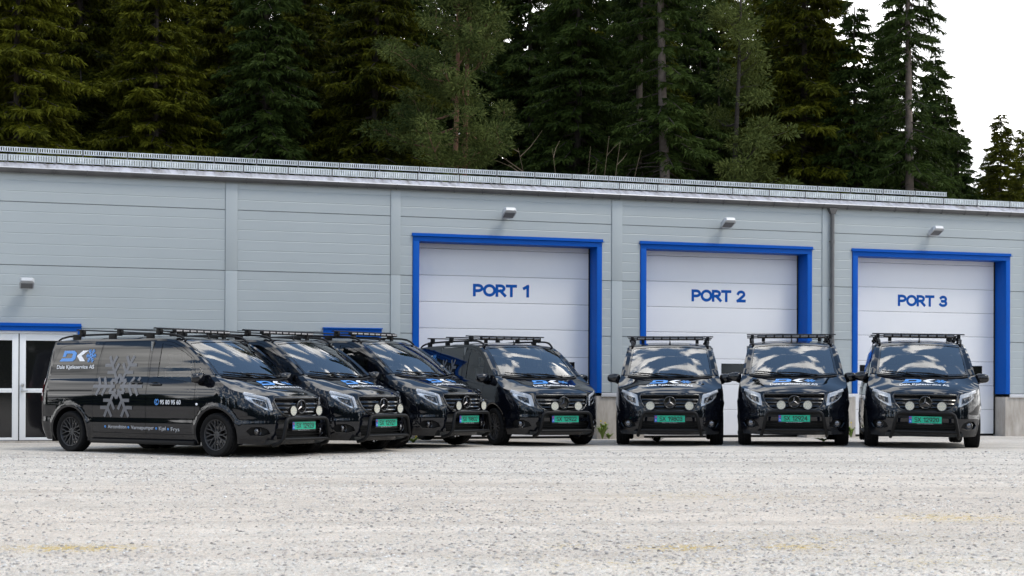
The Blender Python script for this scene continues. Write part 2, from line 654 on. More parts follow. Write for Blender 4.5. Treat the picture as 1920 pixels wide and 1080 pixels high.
HOODC = pchip([(-.16, 1.21), (0, 1.187), (.1, 1.168), (.2, 1.145), (.3, 1.119), (.4, 1.091), (.5, 1.060), (.6, 1.026), (.7, .985), (.78, .944), (.83, .920)])
PE, QE = 2.4, 2.8


def flare(x, z):
    d = 0.0
    for cx in (0.0, -3.198):
        r = math.hypot(x - cx, z - 0.335)
        d += 0.013 * math.exp(-((r - 0.425) / 0.03) ** 2)
    return d


def outline(st, z):
    k, a = st
    w = WP(z)
    if k == 'm':
        return a, w + flare(a, z)
    if k == 'f':
        x = XN(z) * (math.sin(a) ** (2 / PE) if a > 0 else 0.0)
        y = w * max(math.cos(a), 0) ** (2 / QE)
        return x, y + (flare(x, z) if x < 0.5 else 0)
    x = -3.75 + (XR(z) + 3.75) * (math.sin(a) ** (2 / 2.6) if a > 0 else 0.0)
    y = w * max(math.cos(a), 0) ** (2 / 3.6)
    return x, y


def ze(st):
    k, a = st
    if k == 'm':
        return ZE_MID(a)
    if k == 'f':
        return ZE_MID(.83 * (math.sin(a) ** (2 / PE) if a > 0 else 0.0))
    return 1.785


def zb(st):
    k, a = st
    if k == 'f':
        return .215 - 0.02 * math.sin(a)
    if k == 'r':
        return .20 + .07 * math.sin(a)
    return .20


MIDX = list(np.linspace(-3.75, -.95, 68)) + list(np.linspace(-.95, -.10, 24))[1:] + [-.065, -.03]
ST = [('r', a) for a in np.linspace(math.pi / 2, 0, 13)[:-1]] + [('m', x) for x in MIDX] + [('f', a) for a in np.linspace(0, math.pi / 2, 30)]
NST = len(ST)
NROW = 46


def side_y(x, z):
    if x <= 0:
        return WP(z) + flare(x, z) if x > -3.75 else WP(z)
    t = min(x / XN(z), 0.999)
    return WP(z) * (1 - t ** PE) ** (1 / QE)


def front_x(y, z):
    t = min(abs(y) / WP(z), 0.999)
    return XN(z) * (1 - t ** QE) ** (1 / PE)


def hood_half(x):
    """y and z of the hood's side edge at x"""
    z = ZE_MID(x)
    return side_y(x, z), z


def hood_z(x, y):
    yE, zE = hood_half(x)
    v = min(abs(y) / max(yE, 1e-3), 1)
    c = HOODC(x) - zE
    return zE + c * (1 - v ** 2.6)


def body_mesh():
    """closed band of columns from rear centre, right side, front centre, left side"""
    cols = []
    for st in ST:
        z0, z1 = zb(st), ze(st)
        c = []
        for r in range(NROW + 1):
            z = z0 + (z1 - z0) * r / NROW
            x, y = outline(st, z)
            c.append((x, -y, z))
        cols.append(c)
    left = [[(x, -y, z) for (x, y, z) in c] for c in cols[::-1]][1:-1]
    allc = cols + left
    bm = bmesh.new()
    vv = [[bm.verts.new(p) for p in c] for c in allc]
    n = len(allc)
    for i in range(n):
        a, b = vv[i], vv[(i + 1) % n]
        for r in range(NROW):
            bm.faces.new((a[r], b[r], b[r + 1], a[r + 1]))
    # roof and rear top: rows across between matching right and left columns
    V_ACR = 20

    def acr(i, fz):
        st = ST[i]
        x, y = outline(st, ze(st))
        row = []
        for k in range(V_ACR + 1):
            v = -1 + 2 * k / V_ACR
            v = math.copysign(abs(v) ** 0.8, v)
            row.append(bm.verts.new((x, v * y, fz(x, v, ze(st)))))
        return row
    i0 = 1
    i1 = max(i for i, s in enumerate(ST) if s[0] == 'm' and s[1] <= -.9499)
    ROOFC = pchip([(-4.1, 1.795), (-3.9, 1.815), (-3.6, 1.845), (-3.0, 1.868), (-2, 1.872), (-1.4, 1.85), (-.95, 1.808), (-.8, 1.78)])
    rows = [acr(i, lambda x, v, z: z + (ROOFC(x) - z) * (1 - abs(v) ** 2.8)) for i in range(i0, i1 + 1)]
    # windscreen frame
    G0, G1 = Vector((-.108, .762, 1.234)), Vector((-.842, .682, 1.738))
    C0, C1 = Vector((.055, 0, 1.196)), Vector((-.80, 0, 1.782))

    def gp(t, v):
        e = G0.lerp(G1, t); e = Vector((e.x + .02 * math.sin(math.pi * t), e.y, e.z + .02 * math.sin(math.pi * t)))
        c = C0.lerp(C1, t); c = Vector((c.x + .03 * math.sin(math.pi * t), 0, c.z + .03 * math.sin(math.pi * t)))
        w = 1 - abs(v) ** 2.2
        return Vector((e.x + (c.x - e.x) * w, v * e.y, e.z + (c.z - e.z) * w))
    top = []
    for k in range(V_ACR + 1):
        v = -1 + 2 * k / V_ACR
        v = math.copysign(abs(v) ** 0.8, v)
        top.append(bm.verts.new(gp(1, v)))
    mid = [bm.verts.new(a.co * .5 + b.co * .5 + Vector((0, 0, .012))) for a, b in zip(rows[-1], top)]
    rows += [mid, top]
    for a, b in zip(rows[:-1], rows[1:]):
        for k in range(V_ACR):
            bm.faces.new((a[k], b[k], b[k + 1], a[k + 1]))
    # A pillars
    i2 = max(i for i, s in enumerate(ST) if s[0] == 'm' and s[1] <= -.0999)
    for sg in (-1, 1):
        pa, pm, pg = [], [], []
        for j, i in enumerate(range(i1, i2 + 1)):
            st = ST[i]
            x, y = outline(st, ze(st))
            t = 1 - j / (i2 - i1)
            a = Vector((x, sg * y, ze(st)))
            g = gp(t, sg)
            pa.append(bm.verts.new(a)); pg.append(bm.verts.new(g))
            pm.append(bm.verts.new(a * .5 + g * .5 + Vector((.006, sg * .012, .012))))
        for A, B in ((pa, pm), (pm, pg)):
            for j in range(len(A) - 1):
                f = (A[j], A[j + 1], B[j + 1], B[j])
                bm.faces.new(f if sg < 0 else f[::-1])
    bmesh.ops.remove_doubles(bm, verts=bm.verts[:], dist=0.0006)
    return bm, gp, i2


def cut(bm, poly, axes, sel=None):
    """cut a convex polygon (2D, in the two axes) into bm; returns the faces inside"""
    i, j = axes
    area = sum(poly[k][0] * poly[(k + 1) % len(poly)][1] - poly[(k + 1) % len(poly)][0] * poly[k][1] for k in range(len(poly)))
    if area < 0:
        poly = poly[::-1]
    xs = [p[0] for p in poly]; ys = [p[1] for p in poly]
    lo = (min(xs) - .12, min(ys) - .12); hi = (max(xs) + .12, max(ys) + .12)

    def near():
        L = []
        for f in bm.faces:
            c = f.calc_center_median()
            if lo[0] < c[i] < hi[0] and lo[1] < c[j] < hi[1] and (sel is None or sel(c)):
                L.append(f)
        return L
    for k in range(len(poly)):
        a, b = poly[k], poly[(k + 1) % len(poly)]
        no = [0, 0, 0]; no[i] = b[1] - a[1]; no[j] = -(b[0] - a[0])
        co = [0, 0, 0]; co[i] = a[0]; co[j] = a[1]
        fs = near()
        ed = list({e for f in fs for e in f.edges}); ve = list({v for f in fs for v in f.verts})
        bmesh.ops.bisect_plane(bm, geom=ve + ed + fs, dist=1e-5, plane_co=co, plane_no=no)
    ins = []
    for f in near():
        c = f.calc_center_median()
        ok = True
        for k in range(len(poly)):
            a, b = poly[k], poly[(k + 1) % len(poly)]
            if (b[0] - a[0]) * (c[j] - a[1]) - (b[1] - a[1]) * (c[i] - a[0]) < 0:
                ok = False; break
        if ok:
            ins.append(f)
    return ins


def inset(poly, g):
    cx = sum(p[0] for p in poly) / len(poly); cy = sum(p[1] for p in poly) / len(poly)
    out = []
    for x, y in poly:
        d = math.hypot(cx - x, cy - y)
        out.append((x + (cx - x) / d * g * 1.3, y + (cy - y) / d * g * 1.3))
    return out


def take(bm, faces):
    """remove faces from bm, return them as a new bmesh"""
    nb = bmesh.new()
    mp = {}
    for f in faces:
        vs = []
        for v in f.verts:
            if v not in mp:
                mp[v] = nb.verts.new(v.co)
            vs.append(mp[v])
        nb.faces.new(vs)
    bmesh.ops.delete(bm, geom=faces, context='FACES')
    return nb


def cut_out(bm, poly, axes, sel=None, gap=0.004):
    ring = cut(bm, poly, axes, sel)
    if gap:
        inner = cut(bm, inset(poly, gap), axes, sel)
        s = set(inner)
        nb = take(bm, inner)
        rest = [f for f in cut(bm, poly, axes, sel)]
        bmesh.ops.delete(bm, geom=rest, context='FACES')
        return nb
    return take(bm, ring)


def bm_obj(bm, name, m, parent, shift=0.0, smooth=True, angle=30):
    if shift:
        bm.normal_update()
        for v in bm.verts:
            v.co += v.normal * shift
    me = bpy.data.meshes.new(name)
    bm.to_mesh(me)
    if smooth:
        me.shade_smooth()
        me.set_sharp_from_angle(angle=R(angle))
    me.materials.append(m)
    return link(name, me, parent)


def solid(bm, t):
    """give an open sheet a thickness inwards (rim only)"""
    bm.normal_update()
    ed = [e for e in bm.edges if len(e.link_faces) == 1]
    r = bmesh.ops.extrude_edge_only(bm, edges=ed)
    vs = [g for g in r['geom'] if isinstance(g, bmesh.types.BMVert)]
    nrm = {}
    for e in ed:
        for v in e.verts:
            nrm[v] = v.normal.copy()
    for v in vs:
        best = min((w for w in nrm), key=lambda w: (w.co - v.co).length_squared) if len(nrm) < 400 else None
        n = nrm[best] if best else Vector((0, 0, 0))
        v.co -= n * t


def circle_poly(cx, cz, r, n=28):
    return [(cx + r * math.cos(2 * math.pi * k / n), cz + r * math.sin(2 * math.pi * k / n)) for k in range(n)]


def build_van():
    root = empty('van')
    bm, gp, i2 = body_mesh()
    # ---- wheel arches
    for cx in (0.0, -3.198):
        fs = cut(bm, circle_poly(cx, .335, .398), (0, 2), lambda c: abs(c.y) > .5)
        bmesh.ops.delete(bm, geom=fs, context='FACES')
    # ---- front end pieces
    front = lambda c: c.x > .05
    HL = [(.845, .985), (.70, .938), (.565, .897), (.53, .685), (.60, .695), (.70, .745), (.80, .835), (.84, .89)]
    lamps = []
    for sg in (-1, 1):
        nb = cut_out(bm, [(sg * a, b) for a, b in HL], (1, 2), front, 0.003)
        lamps.append((sg, nb))
    GR = [(-.495, .888), (.495, .888), (.515, .845), (.475, .73), (.41, .655), (.34, .622), (0, .605), (-.34, .622), (-.41, .655), (-.475, .73), (-.515, .845)]
    fs = cut(bm, GR, (1, 2), front); bmesh.ops.delete(bm, geom=fs, context='FACES')
    IN = [(-.50, .435), (.50, .435), (.52, .40), (.47, .275), (-.47, .275), (-.52, .40)]
    fs = cut(bm, IN, (1, 2), front); bmesh.ops.delete(bm, geom=fs, context='FACES')
    UP = [(-.46, .565), (.46, .565), (.49, .53), (.47, .50), (-.47, .50), (-.49, .53)]
    fs = cut(bm, UP, (1, 2), front); bmesh.ops.delete(bm, geom=fs, context='FACES')
    FG = [(.585, .355), (.66, .325), (.80, .335), (.835, .40), (.80, .455), (.70, .46), (.62, .42)]
    for sg in (-1, 1):
        fs = cut(bm, [(sg * a, b) for a, b in FG], (1, 2), front); bmesh.ops.delete(bm, geom=fs, context='FACES')
    # ---- doors and windows, both sides
    FD = [(-1.462, .325), (-.412, .325), (-.425, 1.08), (-.55, 1.505), (-.80, 1.655), (-1.05, 1.742), (-1.20, 1.765), (-1.462, 1.770)]
    FW = [(-1.284, 1.200), (-1.276, 1.722), (-1.06, 1.690), (-.80, 1.600), (-.585, 1.492), (-.56, 1.126)]
    QW = [(-.392, 1.118), (-.402, 1.355), (-.15, 1.108)]
    SD = [(-2.665, .335), (-1.472, .325), (-1.472, 1.770), (-2.58, 1.776), (-2.65, 1.45)]
    SW = [(-2.60, 1.232), (-2.575, 1.752), (-1.520, 1.748), (-1.502, 1.205)]
    RW = [(-3.735, 1.258), (-3.70, 1.42), (-3.59, 1.690), (-3.45, 1.722), (-2.606, 1.752), (-2.64, 1.236)]
    doors = {}
    for sg in (-1, 1):
        sel = (lambda c: c.y < -.3) if sg < 0 else (lambda c: c.y > .3)
        doors['q', sg] = cut_out(bm, QW, (0, 2), sel, .004)
        doors['f', sg] = cut_out(bm, FD, (0, 2), sel, .005)
        doors['s', sg] = cut_out(bm, SD, (0, 2), sel, .005)
        doors['r', sg] = cut_out(bm, RW, (0, 2), sel, .004)
        doors['fw', sg] = cut_out(doors['f', sg], FW, (0, 2), None, .006)
        doors['sw', sg] = cut_out(doors['s', sg], SW, (0, 2), None, .003)
    # ---- bumper
    BU = [(.36, .10), (.405, .60), (.60, .635), (.95, .645), (1.0, .10)]
    bumper = cut_out(bm, BU, (0, 2), lambda c: c.x > .2, .003)
    body = bm_obj(bm, 'body', PAINT, root)
    bm_obj(bumper, 'front_bumper', PAINT, root)
    # ---- hood
    hm = MB()
    jj = [i for i in range(len(ST)) if i >= i2 - 0]
    NV_ = 30
    V = []
    for i in jj:
        st = ST[i]
        z = ze(st)
        x, y = outline(st, z)
        yy = max(y - .004, 0)
        for k in range(NV_ + 1):
            v = -1 + 2 * k / NV_
            crease = 0.006 * math.exp(-((abs(v) - .62) / .08) ** 2) * min(1, max(0, (.75 - x) / .3))
            V.append((x - .002, v * yy, z + .001 + (HOODC(x) - z) * (1 - abs(v) ** 2.6) + crease))
    n = NV_ + 1
    F = [(a * n + k, (a + 1) * n + k, (a + 1) * n + k + 1, a * n + k + 1) for a in range(len(jj) - 1) for k in range(NV_)]
    hm.add(V, F)
    hood = hm.build('hood', PAINT, root, angle=50, fix=False)
    # ---- windscreen
    wm = MB()
    NT, NW = 14, 26
    V = [gp(t / NT, -1 + 2 * k / NW) - Vector((.004, 0, .004)) for t in range(NT + 1) for k in range(NW + 1)]
    n = NW + 1
    wm.add(V, [(t * n + k, t * n + k + 1, (t + 1) * n + k + 1, (t + 1) * n + k) for t in range(NT) for k in range(NW)])
    ws = wm.build('windscreen', WSGLASS, root, angle=60, fix=False)
    # black ceramic band along the glass edge
    bmb = MB()
    for sg in (-1, 1):
        Va = [gp(t / NT, sg * q) + Vector((.001, 0, .001)) for t in range(NT + 1) for q in (.955, 1.0)]
        bmb.add(Va, [(t * 2, t * 2 + 1, t * 2 + 3, t * 2 + 2) for t in range(NT)])
    for t0, t1 in ((0, .05), (.955, 1.0)):
        Va = [gp(t, -1 + 2 * k / NW) + Vector((.001, 0, .001)) for k in range(NW + 1) for t in (t0, t1)]
        bmb.add(Va, [(k * 2, k * 2 + 1, k * 2 + 3, k * 2 + 2) for k in range(NW)])
    bmb.build('glass_border', GLOSSBLK, ws)
    # cowl and wipers
    cw = MB()
    cw.tube([gp(-.03, v) + Vector((.02, 0, -.012)) for v in np.linspace(-.97, .97, 17)], .03, 8, flat=.5)
    cw.build('cowl', PLASTIC, root)
    for (v0, v1, t1) in ((.55, -.35, .05), (-.05, -.86, .045)):
        w_ = MB()
        base = gp(-.01, v0) + Vector((.03, 0, .012)); tip = gp(t1 + .02, v1) + Vector((.02, 0, .02))
        mid_ = gp(t1 * .7 + .02, v0 * .55 + v1 * .45) + Vector((.025, 0, .022))
        w_.tube([base, mid_, tip], [.012, .009, .006], 6)
        wip = w_.build('wiper', PLASTIC, root)
        bl = MB()
        bl.tube([gp(.03, v0 * .85 + v1 * .15) + Vector((.02, 0, .012)), gp(t1 + .03, v1 * 1.02) + Vector((.018, 0, .014))], .008, 6)
        bl.build('wiper_blade', PLASTIC, wip)
    # ---- doors
    for sg in (-1, 1):
        solid(doors['f', sg], .02); solid(doors['s', sg], .02)
        fd = bm_obj(doors['f', sg], 'front_door', PAINT, root)
        bm_obj(doors['fw', sg], 'door_window', SIDEGLASS, fd, -.006)
        sd = bm_obj(doors['s', sg], 'sliding_door', PAINT, root)
        bm_obj(doors['sw', sg], 'door_window', PRIV, sd, .002)
        bm_obj(doors['r', sg], 'side_window', PRIV, root, .001)
        bm_obj(doors['q', sg], 'quarter_window', SIDEGLASS, root, -.004)
        for par, xc, zc in ((fd, -1.28, 1.085), (sd, -1.707, 1.113)):
            h_ = MB()
            y_ = side_y(xc, zc)
            # recessed cup and grip
            h_.lathe([(.001, .002), (.085, .002), (.095, .006)], 20, 'y', (0, 0, 0))
            h_.v = [(xc + p[0] * 1.25, sg * (y_ + abs(p[1])), zc + p[2] * .42) for p in h_.v]
            h_.tube([(xc - .115, sg * (y_ + .004), zc + .004), (xc - .09, sg * (y_ + .028), zc + .008), (xc, sg * (y_ + .034), zc + .010), (xc + .09, sg * (y_ + .028), zc + .008), (xc + .115, sg * (y_ + .004), zc + .004)], .016, 8, flat=.8)
            h_.build('door_handle', GLOSSBLK, par)
        # window seal strip below front window, B pillar trim
        # sliding door rail
        rl = MB()
        pts = [(x, sg * (side_y(x, 1.0 - .0) + .001), .995) for x in np.linspace(-3.70, -2.70, 12)]
        rl.tube(pts, .008, 6)
        rl.build('door_rail', PLASTIC, root)
        # mirror
        mr = MB()
        bmq = bmesh.new()
        bmesh.ops.create_uvsphere(bmq, u_segments=20, v_segments=14, radius=1)
        for v in bmq.verts:
            x_, y_, z_ = v.co
            sq = lambda q: math.copysign(abs(q) ** .62, q)
            y2 = sq(y_); z2 = sq(z_)
            X = .085 * sq(x_) if x_ > 0 else .03 * sq(x_)
            taper = 1 - .16 * (y2 * sg > 0) * abs(y2)
            v.co = (-.30 + X * taper, sg * 1.005 + .118 * y2, 1.185 + .082 * z2 * taper)
        bmq.verts.index_update()
        mr.add([v.co for v in bmq.verts], [[v.index for v in f.verts] for f in bmq.faces])
        bmq.free()
        mo = mr.build('mirror', PAINT, root, angle=60)
        mg = MB()
        mg.box(-.337, -.331, sg * 1.005 - .095, sg * 1.005 + .095, 1.12, 1.25, bev=.002)
        mg.build('mirror_glass', DCHROME, mo)
        ma = MB()
        ma.tube([(-.34, sg * .86, 1.10), (-.33, sg * .91, 1.105), (-.31, sg * .97, 1.125)], [.045, .035, .03], 8)
        ma.build('mirror_arm', PLASTIC, mo)
        # side repeater
        rp = MB()
        rp.lathe([(.001, .012), (.014, .010), (.02, .0)], 12, 'y')
        rp.v = [(-.374 + p[0] * 1.2, sg * (side_y(-.374, .79) + p[1]), .79 + p[2]) for p in rp.v]
        rp.build('indicator', LEDWHITE, root)
        # step tube / sill
        sl = MB()
        sl.box(-2.72, -.42, min(sg * .80, sg * .955), max(sg * .80, sg * .955), .165, .232, bev=.018)
        sl.build('side_step', PLASTIC, root)
        # tail light
        tl = MB()
        pts = []
        for z in np.linspace(.82, 1.19, 9):
            for a in (.18, .5, .85):
                x, y = outline(('r', a), z)
                pts.append((x - .008, sg * (y + .006), z))
        tl.add(pts, [(r * 3 + k, r * 3 + k + 1, (r + 1) * 3 + k + 1, (r + 1) * 3 + k) for r in range(8) for k in range(2)])
        tl.build('tail_light', REDLENS, root)
        # mud flap
        mf = MB()
        mf.box(-3.625, -3.610, min(sg * .70, sg * .93), max(sg * .70, sg * .93), .17, .42, bev=.003)
        mf.build('mud_flap', PLASTIC, root)
        # roof rail
        rr = MB()
        path = []
        for x, z in ((-.86, 1.765), (-.93, 1.815), (-1.02, 1.848), (-1.15, 1.868), (-1.4, 1.880), (-2.4, 1.892), (-3.2, 1.884), (-3.5, 1.866), (-3.66, 1.838), (-3.74, 1.805)):
            path.append((x, sg * (.70 if x < -1 else .69), z))
        rr.tube(path, [.02, .022, .024] + [.022] * 5 + [.02, .014], 10, flat=.75)
        for x in (-1.62, -2.47, -3.3):
            rr.box(x - .08, x + .08, sg * .70 - .018, sg * .70 + .018, 1.80, 1.90, bev=.01)
        rr.build('roof_rail', PLASTIC, root)
    # ---- roof bars
    for x in (-1.42, -2.30, -3.17):
        rb = MB()
        sec = [(-.042, -.006), (-.02, -.011), (.02, -.011), (.042, -.003), (.02, .010), (-.02, .010)]
        ys = (-.80, .80)
        V = [(x + a, y, 1.968 + b) for y in ys for a, b in sec]
        F = [(k, (k + 1) % 6, 6 + (k + 1) % 6, 6 + k) for k in range(6)] + [tuple(range(5, -1, -1)), tuple(range(6, 12))]
        rb.add(V, F)
        bar = rb.build('roof_bar', POWDER, root, angle=25)
        for sg in (-1, 1):
            ft = MB()
            ft.box(x - .05, x + .05, sg * .70 - .03, sg * .70 + .03, 1.885, 1.960, bev=.012)
            ft.box(x - .035, x + .035, sg * .70 - .05, sg * .70 + .02, 1.86, 1.91, bev=.01)
            ft.build('bar_foot', PLASTIC, bar)
    # light bar
    lb = MB()
    lb.box(-1.24, -1.17, -.61, .61, 1.900, 1.950, bev=.008)
    for sg in (-1, 1):
        lb.box(-1.23, -1.19, sg * .50 - .03, sg * .50 + .03, 1.83, 1.905, bev=.005)
    light = lb.build('light_bar', PLASTIC, root)
    for k in range(8):
        yc = -.61 + .155 / 2 + k * 1.22 / 8
        m_ = MB()
        m_.box(-1.169, -1.160, yc - .062, yc + .062, 1.908, 1.942, bev=.004)
        m_.build('light_module', DCHROME, light)
    an = MB()
    an.tube([(-1.05, 0, 1.80), (-1.06, 0, 1.84), (-1.075, 0, 1.885)], [.03, .012, .008], 8)
    an.build('antenna', PLASTIC, root)
    # ---- headlights
    for sg, nb in lamps:
        ref = bmesh.new()
        tmp = bpy.data.meshes.new('tmp'); nb.to_mesh(tmp); ref.from_mesh(tmp); bpy.data.meshes.remove(tmp)
        hl = bm_obj(nb, 'headlight', CLEAR, root, .001)
        ref.normal_update()
        for v in ref.verts:
            v.co = v.co - v.normal * .0 + Vector((-.05, -sg * .02, 0))
        bm_obj(ref, 'reflector', REFLECT, hl)
        # dark bowl region
        db = MB()
        poly = [(.60, .735), (.69, .78), (.755, .845), (.765, .88), (.70, .862), (.61, .835)]
        V = [(front_x(a, b) - .042, sg * (a - .012), b) for a, b in poly]
        db.add(V, [tuple(range(len(V)))])
        db.build('lamp_bezel', INTER, hl)
        def ribbon(path, w, off):
            ls = MB()
            pts = [Vector(p) for p in path]
            for k in range(len(pts) - 1):
                a, b = pts[k], pts[k + 1]
                d = (b - a).normalized(); nn = Vector((-d.y, d.x)) * w / 2
                for st_ in range(4):
                    p0 = a.lerp(b, st_ / 4); p1 = a.lerp(b, (st_ + 1) / 4)
                    q = [p0 - nn, p1 - nn, p1 + nn, p0 + nn]
                    ls.add([(front_x(c.x, c.y) + off, sg * c.x, c.y) for c in q], [(0, 1, 2, 3)])
            ls.build('daytime_light', LEDWHITE, hl)
        ribbon([(.835, .957), (.70, .912), (.585, .874)], .046, -.014)
        ribbon([(.585, .882), (.567, .80), (.556, .708)], .044, -.013)
        ribbon([(.80, .865), (.73, .79), (.64, .735)], .016, -.016)
        for (yy, zz, rr_) in ((.655, .80, .038), (.725, .83, .032)):
            pj = MB()
            xx = front_x(yy, zz) - .035
            pj.lathe([(.001, .022), (rr_ * .6, .018), (rr_, .0), (rr_ * 1.15, -.01)], 16, 'x', (xx, sg * (yy - .012), zz))
            pj.build('projector_lens', DCHROME, hl)
    # ---- grille
    back = MB()
    V = []
    for z in (.60, .70, .80, .895):
        for k in range(21):
            y = -.53 + 1.06 * k / 20
            V.append((front_x(y, z) - .07, y, z))
    back.add(V, [(r * 21 + k, r * 21 + k + 1, (r + 1) * 21 + k + 1, (r + 1) * 21 + k) for r in range(3) for k in range(20)])
    grille = back.build('grille', PBLACK, root)
    gh = lambda z: float(np.interp(z, [.605, .622, .655, .73, .845, .888], [.0, .34, .41, .475, .515, .495]))
    for z, hgt in ((.848, .022), (.795, .030), (.735, .030), (.675, .026)):
        sl = MB()
        hw = gh(z) - .005
        ys = np.linspace(-hw, hw, 25)
        V = []
        for y in ys:
            x = front_x(y, z)
            V += [(x - .055, y, z + hgt / 2), (x - .020, y, z + hgt * .55), (x - .008, y, z), (x - .022, y, z - hgt * .55), (x - .055, y, z - hgt / 2)]
        F = [(k * 5 + j, (k + 1) * 5 + j, (k + 1) * 5 + j + 1, k * 5 + j + 1) for k in range(24) for j in range(4)]
        sl.add(V, F)
        sl.build('slat', GLOSSBLK, grille, angle=40)
    ms = MB()
    for k in range(46):
        y = -.47 + .94 * k / 45
        if abs(y) < .11:
            continue
        for z in (.872, .822, .765, .705):
            if abs(y) < gh(z) - .02:
                x = front_x(y, z) - .05
                ms.box(x, x + .006, y - .006, y + .006, z - .006, z + .006)
    o = ms.build('mesh_insert', DCHROME, grille, smooth=False)
    o['kind'] = 'stuff'
    fr = MB()
    GRc = GR + [GR[0]]
    pth = []
    for k in range(len(GRc) - 1):
        for s_ in range(6):
            a = GRc[k]; b = GRc[k + 1]
            y = a[0] + (b[0] - a[0]) * s_ / 6; z = a[1] + (b[1] - a[1]) * s_ / 6
            pth.append((front_x(y, z) - .004, y, z))
    pth.append(pth[0])
    fr.tube(pth, .016, 8, cap=False)
    fr.build('grille_frame', GLOSSBLK, grille, angle=60)
    st = MB()
    cx, cz = .868, .757
    # ring (torus) and three blades
    for k in range(40):
        pass
    ring = [(cx + .012, .098 * math.cos(a), cz + .098 * math.sin(a)) for a in np.linspace(0, 2 * math.pi, 41)]
    st.tube(ring, .010, 8, cap=False)
    star = st.build('star_emblem', GLOSSBLK, grille, angle=60)
    bl = MB()
    for k in range(3):
        a = math.pi / 2 + k * 2 * math.pi / 3
        tip = (cx + .012, .094 * math.cos(a), cz + .094 * math.sin(a))
        l = (cx + .010, .022 * math.cos(a + math.pi / 3), cz + .022 * math.sin(a + math.pi / 3))
        r = (cx + .010, .022 * math.cos(a - math.pi / 3), cz + .022 * math.sin(a - math.pi / 3))
        bl.add([tip, l, r, (cx + .026, 0, cz)], [(0, 1, 3), (0, 3, 2)])
    bl.build('star', mat('star_dark', (.07, .07, .075), .2, 1.0), star, smooth=False)
    dk = MB()
    dk.lathe([(.001, -.002), (.10, -.004), (.10, -.03)], 32, 'x', (cx, 0, cz))
    dk.build('emblem_disc', GLOSSBLK, star)
    # ---- lower intakes
    ib = MB()
    for (z0, z1, hw) in ((.26, .45, .53), (.49, .575, .50)):
        V = []
        for z in (z0, z1):
            for k in range(13):
                y = -hw + 2 * hw * k / 12
                V.append((front_x(y, z) - .06, y, z))
        ib.add(V, [(k, k + 1, 13 + k + 1, 13 + k) for k in range(12)])
    intake = ib.build('air_intake', PBLACK, root)
    for z in (.305, .345, .385, .42):
        sl = MB()
        ys = np.linspace(-.49, .49, 15)
        V = []
        for y in ys:
            x = front_x(y, z)
            V += [(x - .05, y, z + .008), (x - .012, y, z + .004), (x - .012, y, z - .006), (x - .05, y, z - .008)]
        sl.add(V, [(k * 4 + j, (k + 1) * 4 + j, (k + 1) * 4 + j + 1, k * 4 + j + 1) for k in range(14) for j in range(3)])
        sl.build('intake_slat', PLASTIC, intake)
    # ---- fog lights
    for sg in (-1, 1):
        fg = MB()
        V = [(front_x(a, b) - .045, sg * (a - .01), b) for a, b in [(c[0] + (c[0] - .70) * .12, c[1] + (c[1] - .39) * .12) for c in FG]]
        fg.add(V, [tuple(range(len(V)))])
        fog = fg.build('fog_light', PLASTIC, root, smooth=False)
        rg = MB()
        xc = front_x(.715, .39) - .03
        rg.lathe([(.045, -.02), (.05, .006), (.057, .010), (.062, .0), (.062, -.02)], 24, 'x', (xc, sg * .715, .39))
        rg.build('fog_light_ring', GLOSSBLK, fog)
        ln = MB()
        ln.lathe([(.001, .006), (.03, .003), (.046, -.004)], 20, 'x', (xc, sg * .715, .39))
        ln.build('fog_light_lens', DCHROME, fog)
        tr = MB()
        pth = [(front_x(a, b) + .003, sg * a, b) for a, b in ((.60, .345), (.68, .318), (.80, .328), (.842, .395))]
        tr.tube(pth, .009, 6)
        tr.build('trim_strip', GLOSSBLK, fog)
    # ---- bull bar
    bb = MB()
    pth = []
    hoop = [(.80, -.545, .185), (.93, -.535, .22), (.985, -.515, .29), (.99, -.475, .50), (.99, -.455, .555), (.99, -.42, .582), (.99, -.36, .588)]
    pth = hoop + [(.995, 0, .588)] + [(x, -y, z) for x, y, z in hoop[::-1]]
    bb.tube(pth, .029, 14)
    bb.tube([(.975, -.51, .275), (.985, 0, .275), (.975, .51, .275)], .025, 12)
    bb.build('bull_bar', POWDER, root, angle=60)
    # ---- plate
    pb = MB()
    pb.box(.925, .934, -.268, .268, .415, .535, bev=.004)
    hold = pb.build('licence_plate', PBLACK, root)
    pg = MB()
    pg.box(.934, .937, -.215, .260, .421, .531)
    pg.build('plate_green_field', PGREEN, hold, smooth=False)
    pg = MB()
    pg.box(.934, .937, -.260, -.2155, .421, .531)
    pg.build('plate_country_band', PBLUE, hold, smooth=False)
    fl = MB()
    fl.box(.937, .9378, -.254, -.221, .489, .518, 0)
    fl.box(.9378, .9384, -.245, -.240, .489, .518, 1)
    fl.box(.9378, .9383, -.254, -.221, .501, .506, 1)
    V2, F2 = fit_text('N', .022, .028, -.2375, .436)
    fl.add([(.9380, a, b) for a, b in V2], F2, 2)
    fl.build('plate_flag', [PRED, PBLUE, DWHITE], hold, smooth=False, fix=False)
    V2, F2 = fit_text('Bertel O. Steen Bergen', .26, .009, 0, .4165 - .012)
    lt = MB()
    lt.box(.926, .932, -.268, .268, .398, .4145, 0)
    lt.add([(.9335, a, b) for a, b in V2], F2, 1)
    lt.build('dealer_strip', [PBLACK, DWHITE], hold, smooth=False, fix=False)
